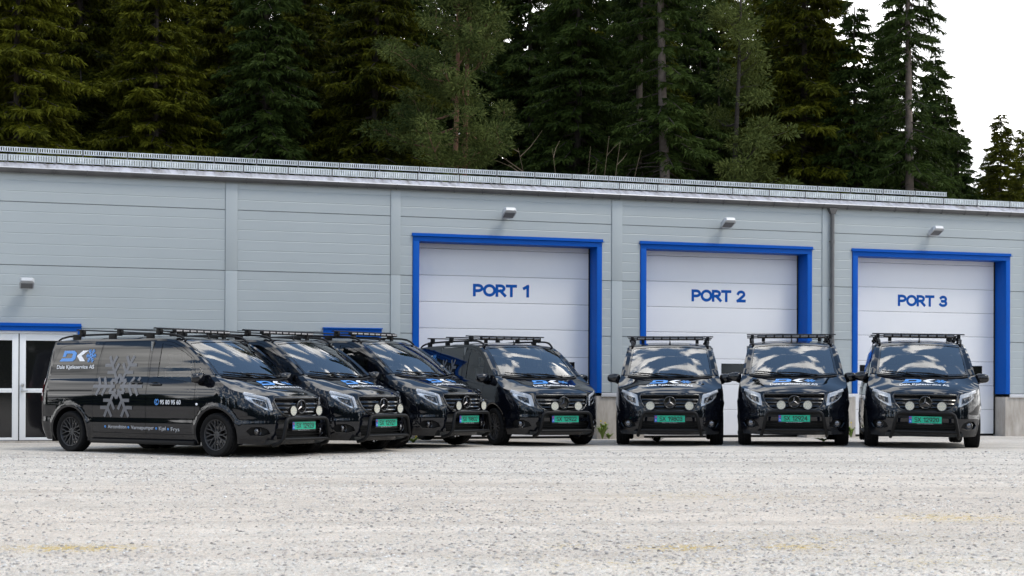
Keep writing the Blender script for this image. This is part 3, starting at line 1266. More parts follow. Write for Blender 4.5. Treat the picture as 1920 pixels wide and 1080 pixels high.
    # ---- driving lights
    for sg in (-1, 1):
        d = empty('driving_light', (.975, sg * .25, .70)); d.parent = root
        dl = MB()
        dl.lathe([(.001, -.075), (.045, -.07), (.072, -.03), (.082, -.01), (.084, .012), (.078, .016), (.074, .006)], 28, 'x')
        dl.tube([(-.03, -.10, 0), (-.02, -.07, 0)], .012, 6); dl.tube([(-.03, .10, 0), (-.02, .07, 0)], .012, 6)
        dl.tube([(-.04, 0, -.11), (-.04, 0, -.05)], .014, 6)
        dl.build('lamp_housing', POWDER, d)
        ll = MB()
        ll.lathe([(.001, .004), (.074, .004)], 28, 'x')
        ll.build('lamp_reflector_plate', LENSPALE, d)
        lc = MB()
        for (rr_, nn) in ((0, 1), (.029, 6), (.056, 12)):
            for k in range(nn):
                a = 2 * math.pi * k / nn
                lc.lathe([(.001, .0075), (.009, .0065), (.0115, .004)], 8, 'x', (0, rr_ * math.cos(a), rr_ * math.sin(a)))
        lc.build('led_cells', LEDCELL, d)
    # ---- wheels
    tyre = MB()
    prof0 = [(.232, -.088), (.245, -.100), (.275, -.113), (.305, -.112), (.322, -.100), (.331, -.082), (.333, -.060), (.326, -.057), (.326, -.047), (.334, -.044), (.334, -.006), (.327, -.004), (.327, .004), (.334, .006),
             (.334, .044), (.326, .047), (.326, .057), (.333, .060), (.331, .082), (.322, .100), (.305, .112), (.275, .113), (.245, .100), (.232, .088)]
    seg = 96
    n = len(prof0)
    V = []; F = []
    for k in range(seg):
        a = 2 * math.pi * k / seg
        for (r, t) in prof0:
            if r > .318 and k % 3 == 0 and abs(t) > .045:
                r -= .007
            V.append((r * math.cos(a), t, r * math.sin(a)))
    for k in range(seg):
        k2 = (k + 1) % seg
        for i in range(n - 1):
            F.append((k * n + i, k * n + i + 1, k2 * n + i + 1, k2 * n + i))
    tyre.add(V, F)
    rim = MB()
    rim.lathe([(.232, .10), (.226, .098), (.221, .085), (.212, .06), (.208, -.05), (.22, -.09), (.232, -.09)], 48, 'y')
    rimdisc = MB()

    def bar(a0, r0, a1, r1, w0, w1, yo0, yo1):
        p0 = Vector((r0 * math.cos(a0), 0, r0 * math.sin(a0))); p1 = Vector((r1 * math.cos(a1), 0, r1 * math.sin(a1)))
        d = (p1 - p0).normalized(); nn = Vector((-d.z, 0, d.x))
        V = []
        for p, w, yo in ((p0, w0, yo0), (p1, w1, yo1)):
            V += [p + nn * w + Vector((0, yo - .022, 0)), p + nn * w * .55 + Vector((0, yo, 0)), p - nn * w * .55 + Vector((0, yo, 0)), p - nn * w + Vector((0, yo - .022, 0))]
        rimdisc.add(V, [(0, 1, 5, 4), (1, 2, 6, 5), (2, 3, 7, 6), (0, 4, 7, 3)])
    for k in range(10):
        a = 2 * math.pi * k / 10
        bar(a, .045, a, .118, .013, .010, .072, .078)
        bar(a, .112, a + .20, .222, .010, .008, .078, .088)
        bar(a, .112, a - .20, .222, .010, .008, .078, .088)
        bar(a + .314 * .36, .165, a + .314 * .30, .222, .006, .006, .078, .086)
    rimdisc.lathe([(.001, .066), (.032, .066), (.036, .074), (.05, .072), (.058, .05)], 24, 'y')
    brake = MB()
    brake.lathe([(.03, -.01), (.165, -.01), (.165, -.03), (.03, -.03)], 32, 'y')
    for (x, sg) in ((0, -1), (0, 1), (-3.198, -1), (-3.198, 1)):
        w = empty('wheel', (x, sg * .828, .334)); w.parent = root
        if sg < 0:
            w.rotation_euler = (0, 0, math.pi)
        if 'tyre' not in _wheel:
            _wheel['tyre'] = tyre.build('tyre', TYRE, w, angle=28)
            _wheel['rim'] = rim.build('rim', RIM, w)
            _wheel['spokes'] = rimdisc.build('spokes', RIM, w, angle=40)
            _wheel['brake'] = brake.build('brake_disc', DCHROME, w)
        else:
            for k in ('tyre', 'rim', 'spokes', 'brake'):
                c = _wheel[k].copy(); COL.objects.link(c); c.parent = w
    # wheel arch liners
    for cx in (0.0, -3.198):
        for sg in (-1, 1):
            al = MB()
            V = []
            A = np.linspace(-.25, math.pi + .25, 25)
            for a in A:
                x = cx + .399 * math.cos(a); z = .335 + .399 * math.sin(a)
                yo = side_y(x, z) if x < .2 else side_y(x, z)
                V += [(x, sg * (yo - .0), z), (x, sg * (yo - .03), z), (x, sg * .58, z)]
            al.add(V, [(k * 3 + j, k * 3 + j + 1, (k + 1) * 3 + j + 1, (k + 1) * 3 + j) for k in range(24) for j in range(2)])
            V = [(cx + .41 * math.cos(a), sg * .585, .335 + .41 * math.sin(a)) for a in A]
            al.add(V, [tuple(range(len(V)))])
            al.build('wheel_arch', PLASTIC, root, angle=60)
    # ---- underbody, cabin
    ub = MB()
    ub.box(-3.9, -3.65, -.80, .80, .26, .42); ub.box(-2.75, -.45, -.80, .80, .21, .40); ub.box(-3.64, .38, -.56, .56, .24, .40)
    ub.box(.42, .80, -.62, .62, .20, .26)
    ub.build('underbody', PBLACK, root, smooth=False)
    cb = MB()
    cb.box(-.62, -.06, -.78, .78, .90, 1.13, bev=.04)
    cb.box(-.55, -.30, .16, .60, 1.10, 1.19, bev=.03)
    cb.build('dashboard', INTER, root)
    bk = MB()
    bk.box(-1.50, -1.475, -.80, .80, .42, 1.76)
    bk.build('bulkhead', BULK, root, smooth=False)
    fl = MB(); fl.box(-1.47, -.45, -.80, .80, .42, .50); fl.build('cabin_floor', PBLACK, root, smooth=False)
    hd = MB(); hd.box(-1.47, -.98, -.60, .60, 1.755, 1.765); hd.build('headliner', BULK, root, smooth=False)
    for yc in (-.48, 0.02, .48):
        se = MB()
        mt = Matrix.Translation((-1.12, yc, .80)) @ Matrix.Rotation(R(-14), 4, 'Y')
        se.box(-.07, .07, -.22, .22, 0, .60, mtx=mt, bev=.04)
        se.box(-.05, .05, -.12, .12, .62, .80, mtx=mt, bev=.035)
        se.box(-.02, .48, -.22, .22, -.16, .02, mtx=Matrix.Translation((-1.12, yc, .82)), bev=.04)
        se.build('seat', SEATM, root)
    sw = MB()
    mt = Matrix.Translation((-.66, .40, 1.08)) @ Matrix.Rotation(R(62), 4, 'Y')
    sw.tube([mt @ Vector((.19 * math.cos(a), .19 * math.sin(a), 0)) for a in np.linspace(0, 2 * math.pi, 29)], .014, 8, cap=False)
    sw.tube([mt @ Vector((0, -.18, 0)), mt @ Vector((0, 0, -.03)), mt @ Vector((0, .18, 0))], [.015, .06, .015], 8)
    sw.build('steering_wheel', INTER, root, angle=60)
    mh = MB()
    V = []
    for t, hw in ((.80, .10), (.98, .17)):
        for v in (-1, 1):
            V.append(gp(t, v * hw / .7) + Vector((-.012, 0, -.012)))
    mh.add(V, [(0, 1, 3, 2)])
    mh.box(-.79, -.76, -.13, .13, 1.60, 1.67, bev=.01)
    mh.build('inner_mirror', INTER, root)
    # ---- lettering: right side
    sy = lambda x, z, e=0: (x, -(side_y(x, z) + .006 + e), z)
    parts = [(p, [(0, 1, 2, 3)], 0) for p in flake2(-2.112, 1.06, .55, .052)]

    drape(parts, sy, .08, 'snowflake_graphic', DGREY, root)
    lx = lambda px: -3.562 + (px - 388) / 240 * .835
    lz = lambda py: 1.462 + (352 - py) / 70 * .172
    D_ = [(412, 282), (478, 282), (498, 297), (493, 338), (478, 352), (388, 352), (402, 332), (462, 332), (468, 328), (472, 304), (466, 300), (430, 300), (425, 322), (405, 322)]
    K_ = [(538, 282), (574, 282), (533, 316), (563, 352), (528, 352), (502, 317)]

    def logo(fx, fz):
        pr = []
        # split the D into convex pieces
        for idx in ([0, 1, 10, 11], [0, 11, 12, 13], [1, 2, 9, 10], [2, 3, 8, 9], [3, 4, 7, 8], [4, 5, 6, 7]):
            pr.append(([(fx(D_[i][0]), fz(D_[i][1])) for i in idx], [(0, 1, 2, 3)], 1))
        for idx in ([0, 1, 2, 5], [5, 2, 3, 4]):
            pr.append(([(fx(K_[i][0]), fz(K_[i][1])) for i in idx], [(0, 1, 2, 3)], 0))
        return pr
    pr = logo(lx, lz)
    for p in flake2(lx(598), lz(317), .118, .014):
        pr.append((p, [(0, 1, 2, 3)], 1))
    V2, F2 = fit_text('Dale Kjøleservice AS', .875, .062, -3.165, 1.343, .012)
    pr.append((V2, F2, 0))
    drape(pr, sy, .10, 'side_logo', [DWHITE, DBLUE], root)
    V2, F2 = fit_text('95 80 95 60', .44, .070, -.925, .785, .010)
    pr = [(V2, F2, 0)]
    ringp = []
    for k in range(20):
        a0, a1 = 2 * math.pi * k / 20, 2 * math.pi * (k + 1) / 20
        if k in (4, 5):
            continue
        q = [(-1.217 + r_ * math.cos(a), .822 + r_ * math.sin(a)) for r_, a in ((.040, a0), (.050, a0), (.050, a1), (.040, a1))]
        pr.append((q, [(0, 1, 2, 3)], 1))
    for q in (rect2(-1.235, .80, .045, .016, R(75)), rect2(-1.228, .842, .028, .02, R(25)), rect2(-1.222, .798, .026, .02, R(-20))):
        pr.append((q, [(0, 1, 2, 3)], 1))
    drape(pr, sy, .12, 'phone_number', [DWHITE, DBLUE], root)
    SLET = mat('lettering_pale_grey', (.45, .46, .48), .4)
    for s_, x0, x1, zz in (('Aircondition', -2.30, -1.885, .402), ('Varmepumper', -1.78, -1.28, .395), ('Kjøl', -1.17, -1.025, .387), ('Frys', -.915, -.735, .380)):
        V2, F2 = fit_text(s_, x1 - x0, .058, (x0 + x1) / 2, zz, .006)
        drape([(V2, F2, 0)], sy, .12, 'service_word', SLET, root)
        cxx = x0 - .06
        drape([([(cxx + .019 * math.cos(2 * math.pi * k / 12), zz + .026 + .019 * math.sin(2 * math.pi * k / 12)) for k in range(12)], [tuple(range(12))], 0)], sy, 0, 'bullet_dot', DBLUE, root)
    # hood lettering
    hz = lambda u, v, e=0: (.54 - v, u, hood_z(.54 - v, u) + .007 + e)
    hx = lambda px: (px - 508) / 240 * .73
    hzz = lambda py: .115 + (352 - py) / 70 * .205
    pr = logo(hx, hzz)
    for p in flake2(hx(600), hzz(317), .095, .012):
        pr.append((p, [(0, 1, 2, 3)], 1))
    V2, F2 = fit_text('Dale Kjøleservice AS', .80, .085, 0, -.015, .012)
    pr.append((V2, F2, 0))
    drape(pr, hz, .07, 'hood_logo', [DWHITE, DBLUE], hood)
    return root


_wheel = {}

# ------------------------------------------------------------------ placement data (from the photograph's perspective)
VANS = [  # x, depth, yaw, plate, lamp spacing
    (-3.9176, 24.7529, .9836, 'SX 12923', .29),
    (-2.7554, 25.9591, .9633, 'SX 12921', .29),
    (-1.4670, 27.4107, .9387, 'SX 19802', .34),
    (.5077, 28.5767, .4648, 'SX 12922', .23),
    (2.8095, 28.54, -.0987, 'SX 19803', .335),
    (4.8855, 27.8788, -.1482, 'SX 12924', .22),
    (6.9524, 27.2404, -.1870, 'SX 12920', .255)]
GZ = [-.051, -.0275, .011, 0.0, .012, .037, .03]
ROLL = [0, 0, 0, 0, 0, 0, R(-1.0)]
TH, D0 = .31983, 33.2


def wall_dist(x, d):
    return (D0 - d) * math.cos(TH) + x * math.sin(TH)


CTRL = [(v[0], v[1], g) for v, g in zip(VANS, GZ)] + [(0, 6, 0), (-5, 12, -.02), (5, 12, .0), (0, 18, -.01), (-12, 22, -.06), (14, 27, .02)]
for u in np.linspace(-14, 16, 11):
    CTRL.append((u * math.cos(TH) + .2 * math.sin(TH), D0 + u * math.sin(TH) - .2, -.045))
CA = np.array(CTRL)


def ground_z(x, d):
    x = np.asarray(x, float); d = np.asarray(d, float)
    w = 1 / (((x[..., None] - CA[:, 0]) ** 2 + (d[..., None] - CA[:, 1]) ** 2) + .25) ** 1.5
    return (w * CA[:, 2]).sum(-1) / w.sum(-1)


# ------------------------------------------------------------------ ground
def ground_mat(name, dark=False):
    m = bpy.data.materials.new(name)
    m.use_nodes = True
    t = m.node_tree
    b = t.nodes['Principled BSDF']
    b.inputs['Roughness'].default_value = 0.95
    b.inputs['Specular IOR Level'].default_value = 0.2
    L = t.links.new
    tc = N(t, 'ShaderNodeTexCoord')

    def noise(scale, detail=5, rough=.6, vec=None):
        n = N(t, 'ShaderNodeTexNoise')
        n.inputs['Scale'].default_value = scale; n.inputs['Detail'].default_value = detail; n.inputs['Roughness'].default_value = rough
        L(vec or tc.outputs['Object'], n.inputs['Vector'])
        return n.outputs[0]

    def ramp(val, stops):
        r = N(t, 'ShaderNodeValToRGB')
        while len(r.color_ramp.elements) < len(stops):
            r.color_ramp.elements.new(.5)
        for e, (p, c) in zip(r.color_ramp.elements, stops):
            e.position = p; e.color = (*c, 1)
        L(val, r.inputs[0])
        return r.outputs[0]

    def mixc(f, a, c, mode='MIX'):
        n = N(t, 'ShaderNodeMix', data_type='RGBA', blend_type=mode)
        for k, vv in (('Factor', f), ('A', a), ('B', c)):
            if isinstance(vv, (float, int)):
                n.inputs[k].default_value = vv
            elif isinstance(vv, tuple):
                n.inputs[k].default_value = (*vv, 1)
            else:
                L(vv, n.inputs[k])
        return n.outputs['Result']
    # stones: voronoi cells at two sizes
    vo = N(t, 'ShaderNodeTexVoronoi'); vo.inputs['Scale'].default_value = 82
    L(tc.outputs['Object'], vo.inputs['Vector'])
    vo2 = N(t, 'ShaderNodeTexVoronoi'); vo2.inputs['Scale'].default_value = 210
    L(tc.outputs['Object'], vo2.inputs['Vector'])
    hs = N(t, 'ShaderNodeSeparateColor'); L(vo.outputs['Color'], hs.inputs[0])
    c1 = ramp(hs.outputs[0], [(0.0, (.21, .20, .19)), (.10, (.33, .31, .29)), (.28, (.42, .385, .355)), (.5, (.50, .48, .455)), (.75, (.58, .565, .54)), (1.0, (.80, .79, .77))])
    hue = ramp(hs.outputs[1], [(0.0, (.92, .97, 1.06)), (.45, (1, 1, 1)), (.7, (1.02, .98, .93)), (.86, (1.06, .90, .82)), (1.0, (1.05, .86, .66))])
    c1 = mixc(1.0, c1, hue, 'MULTIPLY')
    hs2 = N(t, 'ShaderNodeSeparateColor'); L(vo2.outputs['Color'], hs2.inputs[0])
    c2 = ramp(hs2.outputs[0], [(0.0, (.26, .25, .24)), (.2, (.40, .38, .355)), (.6, (.52, .50, .475)), (1.0, (.70, .69, .67))])
    hue2 = ramp(hs2.outputs[1], [(0.0, (.95, .98, 1.04)), (.6, (1, 1, 1)), (1.0, (1.06, .92, .84))])
    c2 = mixc(1.0, c2, hue2, 'MULTIPLY')
    col = mixc(.38, c1, c2)
    # broad bands: pale packed gravel by the vans, pinkish looser stone further forward
    sy_ = N(t, 'ShaderNodeSeparateXYZ'); L(tc.outputs['Object'], sy_.inputs[0])
    mpb = N(t, 'ShaderNodeMapping'); mpb.inputs['Scale'].default_value = (.16, .5, 1)
    L(tc.outputs['Object'], mpb.inputs[0])
    yy = N(t, 'ShaderNodeMath', operation='MULTIPLY_ADD'); L(noise(1.0, 5, .6, mpb.outputs[0]), yy.inputs[0]); yy.inputs[1].default_value = 13.0; L(sy_.outputs[1], yy.inputs[2])
    tilt = N(t, 'ShaderNodeMath', operation='MULTIPLY_ADD'); L(sy_.outputs[0], tilt.inputs[0]); tilt.inputs[1].default_value = -.25; L(yy.outputs[0], tilt.inputs[2])
    dv = N(t, 'ShaderNodeMath', operation='DIVIDE'); L(tilt.outputs[0], dv.inputs[0]); dv.inputs[1].default_value = 40.0
    band = ramp(dv.outputs[0], [(.37, (.10, .10, .10)), (.44, (.75, .75, .75)), (.54, (.7, .7, .7)), (.62, (.0, .0, .0))])
    col = mixc(band, col, mixc(.30, mixc(1.0, col, (1.0, .965, .93), 'MULTIPLY'), (.43, .375, .34)))
    blot = ramp(noise(2.2, 6, .7), [(.35, (.94, .925, .87)), (.65, (1.14, 1.115, 1.045))])
    col = mixc(1.0, col, blot, 'MULTIPLY')
    # wheel-packed bands running along the yard
    mpt = N(t, 'ShaderNodeMapping'); mpt.inputs['Scale'].default_value = (.09, 1.1, 1); mpt.inputs['Rotation'].default_value = (0, 0, .09)
    L(tc.outputs['Object'], mpt.inputs[0])
    col = mixc(1.0, col, ramp(noise(1.0, 6, .62, mpt.outputs[0]), [(.34, (.84, .835, .82)), (.52, (1.0, 1.0, .99)), (.68, (1.07, 1.07, 1.06))]), 'MULTIPLY')
    # moss patches
    acc = None
    for (cx, cy, rx, ry, w) in ((-2.66, 9.75, .62, .34, 1.0), (.35, 9.9, .45, .4, .55), (1.05, 9.8, .45, .32, 1.0), (1.75, 9.85, .40, .34, .9), (3.35, 12.2, .85, .6, .8), (.75, 8.9, 1.5, .6, .5), (1.7, 14.8, 1.6, 1.1, .5), (2.4, 9.0, 1.1, .7, .5), (.2, 12.6, 1.2, .8, .35), (2.0, 10.4, 1.6, .9, .5)):
        mp_ = N(t, 'ShaderNodeMapping', vector_type='TEXTURE')
        mp_.inputs['Location'].default_value = (cx, cy, 0); mp_.inputs['Scale'].default_value = (rx, ry, 1)
        L(tc.outputs['Object'], mp_.inputs[0])
        ln = N(t, 'ShaderNodeVectorMath', operation='LENGTH'); L(mp_.outputs[0], ln.inputs[0])
        mr_ = N(t, 'ShaderNodeMapRange'); mr_.inputs['From Min'].default_value = 1.5; mr_.inputs['From Max'].default_value = .1; mr_.inputs['To Max'].default_value = w
        L(ln.outputs['Value'], mr_.inputs['Value'])
        if acc is None:
            acc = mr_.outputs[0]
        else:
            mm = N(t, 'ShaderNodeMath', operation='MAXIMUM'); L(acc, mm.inputs[0]); L(mr_.outputs[0], mm.inputs[1]); acc = mm.outputs[0]
    mpn = N(t, 'ShaderNodeMapping'); mpn.inputs['Scale'].default_value = (15, 32, 1)
    L(tc.outputs['Object'], mpn.inputs[0])
    nadd = N(t, 'ShaderNodeMath', operation='MULTIPLY_ADD'); L(noise(1.0, 6, .7, mpn.outputs[0]), nadd.inputs[0]); nadd.inputs[1].default_value = 2.6; nadd.inputs[2].default_value = -1.70
    sm = N(t, 'ShaderNodeMath', operation='MULTIPLY_ADD'); L(acc, sm.inputs[0]); sm.inputs[1].default_value = .53; L(nadd.outputs[0], sm.inputs[2])
    moss = ramp(sm.outputs[0], [(.02, (0, 0, 0)), (.09, (.9, .9, .9))])
    col = mixc(moss, col, (.44, .30, .03))
    L(col, b.inputs['Base Color'])
    bp = N(t, 'ShaderNodeBump'); bp.inputs['Strength'].default_value = .45; bp.inputs['Distance'].default_value = .004
    ad = N(t, 'ShaderNodeMath', operation='ADD')
    L(vo.outputs['Distance'], ad.inputs[0]); L(noise(24, 6, .7), ad.inputs[1])
    inv = N(t, 'ShaderNodeMath', operation='MULTIPLY'); L(ad.outputs[0], inv.inputs[0]); inv.inputs[1].default_value = -1
    L(inv.outputs[0], bp.inputs['Height'])
    L(bp.outputs[0], b.inputs['Normal'])
    return m


def build_ground():
    xs = np.concatenate([[-400, -150, -80, -50, -35, -25], np.arange(-20, 22.01, .5), [27, 35, 50, 80, 150, 400]])
    ds = np.concatenate([[-300, -100, -40, -15, -4], np.arange(0, 42.01, .5), [46, 55, 70, 100, 200, 600]])
    X, D = np.meshgrid(xs, ds)
    Z = ground_z(X, D)
    V = np.stack([X, D, Z], -1).reshape(-1, 3)
    nx = len(xs)
    i, j = np.meshgrid(np.arange(nx - 1), np.arange(len(ds) - 1))
    a = (j * nx + i).ravel()
    F = np.stack([a, a + 1, a + nx + 1, a + nx], 1)
    g = mesh_np('ground', V, F, ground_mat('gravel_ground'), None, True)
    tag(g, 'pale grey gravel yard in front of the warehouse', None, None, 'structure')
    # loose stones lying on it
    rng = np.random.default_rng(3)
    ico = bmesh.new(); bmesh.ops.create_icosphere(ico, subdivisions=1, radius=1)
    ico.verts.index_update()
    iv = np.array([v.co for v in ico.verts]); jf = np.array([[v.index for v in f.verts] for f in ico.faces])
    ico.free()
    n = 105000
    d = 7.2 + 18 * rng.random(n) ** 1.7
    x = (rng.random(n) - .5) * (d * .70 + .6)
    cl = np.sin(x * 1.3 + d * .7) + np.sin(d * 2.1 - x * .4)
    keep = rng.random(n) < .62 + .2 * cl
    d, x = d[keep], x[keep]; n = len(d)
    s = (.0028 + .009 * rng.random(n) ** 5.0) * (.75 + d / 26)
    # a low-count stone: 12-vertex subset
    tet = np.array([(1, 0, 0), (-1, 0, 0), (0, 1, 0), (0, -1, 0), (0, 0, 1), (0, 0, -1), (.62, .62, .5), (-.62, .62, .45), (.6, -.62, .5), (-.6, -.6, .45)], float)
    tf = np.array([(0, 6, 4), (6, 2, 4), (2, 7, 4), (7, 1, 4), (1, 9, 4), (9, 3, 4), (3, 8, 4), (8, 0, 4), (0, 2, 6), (2, 1, 7), (1, 3, 9), (3, 0, 8)])
    k = len(tet)
    P = tet[None] * (1 + .35 * (rng.random((n, k, 1)) - .5))
    sc = np.stack([s * (1 + .6 * rng.random(n)), s * (.8 + .4 * rng.random(n)), s * (.45 + .4 * rng.random(n))], 1)
    P = P * sc[:, None]
    a = rng.random(n) * 6.283
    ca, sa = np.cos(a)[:, None], np.sin(a)[:, None]
    Q = np.stack([P[..., 0] * ca - P[..., 1] * sa, P[..., 0] * sa + P[..., 1] * ca, P[..., 2]], -1)
    Q += np.stack([x, d, ground_z(x, d) + s * .12], 1)[:, None]
    F = (tf[None] + (np.arange(n) * k)[:, None, None]).reshape(-1, 3)
    m = bpy.data.materials.new('loose_stones'); m.use_nodes = True
    t = m.node_tree; b = t.nodes['Principled BSDF']; b.inputs['Roughness'].default_value = .9; b.inputs['Specular IOR Level'].default_value = .25
    ge = N(t, 'ShaderNodeNewGeometry'); cr = N(t, 'ShaderNodeValToRGB')
    st = [(0, (.16, .15, .145)), (.09, (.33, .31, .285)), (.5, (.50, .48, .45)), (.72, (.45, .39, .35)), (.86, (.60, .58, .55)), (1, (.74, .73, .71))]
    while len(cr.color_ramp.elements) < len(st):
        cr.color_ramp.elements.new(.5)
    for e, (p, c) in zip(cr.color_ramp.elements, st):
        e.position = p; e.color = (*c, 1)
    t.links.new(ge.outputs['Random Per Island'], cr.inputs[0]); t.links.new(cr.outputs[0], b.inputs['Base Color'])
    o = mesh_np('gravel', Q.reshape(-1, 3), F, m)
    tag(o, 'loose pale grey and brown stones strewn over the yard', None, None, 'stuff')


build_ground()

# ------------------------------------------------------------------ the warehouse (local x along the wall, y = depth behind the wall face)
RIBS = [.93, 1.13, 1.33, 1.53, 1.73, 1.93, 2.121, 2.32, 2.516, 2.717, 2.92, 3.118, 3.297, 3.492, 3.698, 3.90, 4.10, 4.305, 4.487, 4.688, 4.891, 5.09]
ROWS = [.93, 2.121, 3.297, 4.487, 5.09]
PORTS = [(-2.132, 1.986, 'PORT 1', -.093, 1.27), (2.867, 6.962, 'PORT 2', 4.91, 1.317), (7.976, 12.097, 'PORT 3', 10.06, 1.32)]
BAYS = [(-15.5, -11.2), (-11.0, -5.915), (-5.68, -2.592), (-2.392, 2.212), (2.446, 7.218), (7.45, 12.5), (12.72, 17.5)]
PILS = [(-11.2, -11.0), (-5.915, -5.68), (-2.592, -2.392), (2.212, 2.446), (7.218, 7.45), (12.5, 12.72)]


def build_warehouse():
    W = empty('warehouse', (0, D0, 0), TH)
    tag(W, 'long grey sheet clad warehouse with three blue framed garage doors', 'building')

    def panel(u0, u1, z0, z1, fb=False, ft=False):
        m = MB()
        zs = [z0] + [z for z in RIBS if z0 + .04 < z < z1 - .04] + [z1]
        prof = [(0, z0)] if fb else [(.014, z0 + .001), (.010, z0 + .005), (0, z0 + .011)]
        for z in zs[1:-1]:
            prof += [(.0, z - .011), (.0048, z - .001), (.0048, z + .001), (0.0, z + .008)]
        prof += [(0, z1)] if ft else [(0, z1 - .007), (.014, z1 - .004)]
        V = [(u0 + .004, y, z) for y, z in prof] + [(u1 - .004, y, z) for y, z in prof]
        n = len(prof)
        m.add(V, [(k, n + k, n + k + 1, k + 1) for k in range(n - 1)])
        V = [(u, y, z) for u in (u0 + .004, u1 - .004) for y, z in prof] + [(u, .03, z) for u in (u0 + .004, u1 - .004) for y, z in prof]
        m.add(V, [(k, k + 1, 2 * n + k + 1, 2 * n + k) for k in range(n - 1)] + [(n + k, 3 * n + k, 3 * n + k + 1, n + k + 1) for k in range(n - 1)])
        return m.build('wall_panel', WALL, W, smooth=False, fix=False)
    # openings per bay: garage doors, entrance, windows
    for (b0, b1) in BAYS:
        port = next((p for p in PORTS if b0 < p[0] and p[1] < b1), None)
        for z0, z1 in zip(ROWS[:-1], ROWS[1:]):
            if port and z0 < 4.1:
                hi_ = z1 > 4.2
                panel(b0, port[0], z0, 4.165 if hi_ else z1, False, hi_); panel(port[1], b1, z0, 4.165 if hi_ else z1, False, hi_)
                if hi_:
                    panel(b0, b1, 4.165, z1, True)
            elif b0 == -11.0 and z0 < 2.0:
                panel(-8.63, b1, z0, z1)
            elif b0 == -5.68 and z0 < 2.0:
                panel(b0, -3.96, z0, z1); panel(-2.79, b1, z0, z1)
            else:
                panel(b0, b1, z0, z1)
    # dark backing seen in the joints
    bk = MB()
    for (a, b, z0, z1) in ((-15.5, -10.9, .93, 5.1), (-10.9, -8.64, 2.2, 5.1), (-8.64, -3.97, .93, 5.1), (-3.97, -2.78, 2.2, 5.1), (-2.78, -2.13, .93, 5.1), (1.985, 2.867, .93, 5.1), (6.961, 7.976, .93, 5.1), (12.096, 17.5, .93, 5.1)):
        bk.box(a, b, .022, .12, z0, z1)
    for p in PORTS:
        bk.box(p[0], p[1], .022, .12, 4.17, 5.1)
    bk.build('wall_core', WALLDARK, W, smooth=False)
    # shell: the other walls
    sh = MB()
    sh.box(-15.6, -15.5, .0, 13, -.3, 5.1); sh.box(17.5, 17.6, 0, 13, -.3, 5.1); sh.box(-15.5, 17.5, 12.9, 13, -.3, 5.1)
    sh.build('rear_wall', WALL, W, smooth=False)
    for (a, b) in PILS:
        m = MB()
        for z0, z1 in ((.93, 3.295), (3.299, 5.085)):
            m.box(a, b, -.018, .02, z0, z1, bev=.003)
        m.build('cover_strip', WALL, W)
    # plinth
    segs = [(-15.5, -10.75), (-8.72, PORTS[0][0] + .10), (PORTS[0][1] - .10, PORTS[1][0] + .10), (PORTS[1][1] - .10, PORTS[2][0] + .10), (PORTS[2][1] - .10, 17.5)]
    for a, b in segs:
        m = MB()
        m.box(a, b, .012, .46, -.3, .86)
        m.build('plinth', CONC, W, smooth=False)
        f = MB()
        f.box(a + (.10 if a > -10 else 0), b - (.10 if b < 17 else 0), -.03, .011, .845, .925, bev=.006)
        f.build('plinth_flashing', EDGE, W)
    # garage doors
    for (p0, p1, txt, tc_, tw) in PORTS:
        d = MB()
        d.box(p0 + .10, p1 - .10, .47, .50, -.05, 4.05)
        door = d.build('garage_door', SEAL, W, smooth=False)
        js = [.004, .566, 1.119, 1.675, 2.251, 2.797, 3.348, 3.903, 4.06]
        for k in range(8):
            m = MB()
            z0, z1 = js[k], js[k + 1]
            prof = [(.46, z0 + .002), (.432, z0 + .003), (.427, z0 + .012), (.425, z0 + .03), (.425, z1 - .010), (.430, z1 - .004), (.46, z1 - .002)]
            u0, u1 = p0 + .155, p1 - .135
            n = len(prof)
            V = [(u0, y, z) for y, z in prof] + [(u1, y, z) for y, z in prof]
            m.add(V, [(i, n + i, n + i + 1, i + 1) for i in range(n - 1)] + [tuple(range(n)), tuple(range(2 * n - 1, n - 1, -1))])
            m.build('door_panel', DOORW, door, angle=20)
        c = (p0 + p1) / 2
        for a, b in ((-1.60, -1.04), (-.68, -.08), (.075, .66), (1.04, 1.60)):
            m = MB()
            m.box(c + a, c + b, .4245, .44, 1.368, 1.565, 1, bev=0)
            for q in ((c + a - .012, c + b + .012, 1.356, 1.369), (c + a - .012, c + b + .012, 1.564, 1.577), (c + a - .012, c + a + .001, 1.369, 1.564), (c + b - .001, c + b + .012, 1.369, 1.564)):
                m.box(q[0], q[1], .418, .4245, q[2], q[3], 0)
            m.build('door_window', [SEAL, WINDARK], door, smooth=False)
        for ch in strokes(txt, tw, .262, tc_, 2.929, .235, .17, True):
            m = MB()
            for q, (V2, F2) in enumerate(ch):
                m.add([(a, .4225 - q * .0002, b) for a, b in V2], F2)
            m.build('door_letter', DOORTXT, door, smooth=False, fix=False)
        f = MB()
        f.box(p0, p0 + .135, -.022, .46, .926, 4.0, bev=.004)
        f.box(p1 - .112, p1, -.022, .46, .926, 4.0, bev=.004)
        f.box(p0, p1, -.022, .46, 4.0005, 4.10, bev=.004)
        f.box(p0 + .006, p0 + .014, -.026, -.02, .926, 4.0)
        f.build('door_frame', BLUE, door)
        f = MB()
        mid = (p0 + p1) / 2 - .08
        for a, b in ((p0 - .018, mid), (mid, p1 + .018)):
            dz = .002 if a == mid else 0
            f.box(a, b, -.035 - dz, .0, 4.112 + dz, 4.163 + dz)
            f.box(a - (.0 if a == mid else .01), b + (.02 if b > mid else 0), -.062 - dz, .0, 4.100 + dz, 4.112 + dz)
        f.build('door_cap', BLUE, door, smooth=False)
        tr = MB()
        tr.box(p0 + .134, p0 + .156, .40, .46, .0, 4.0); tr.box(p1 - .136, p1 - .111, .40, .46, .0, 4.0)
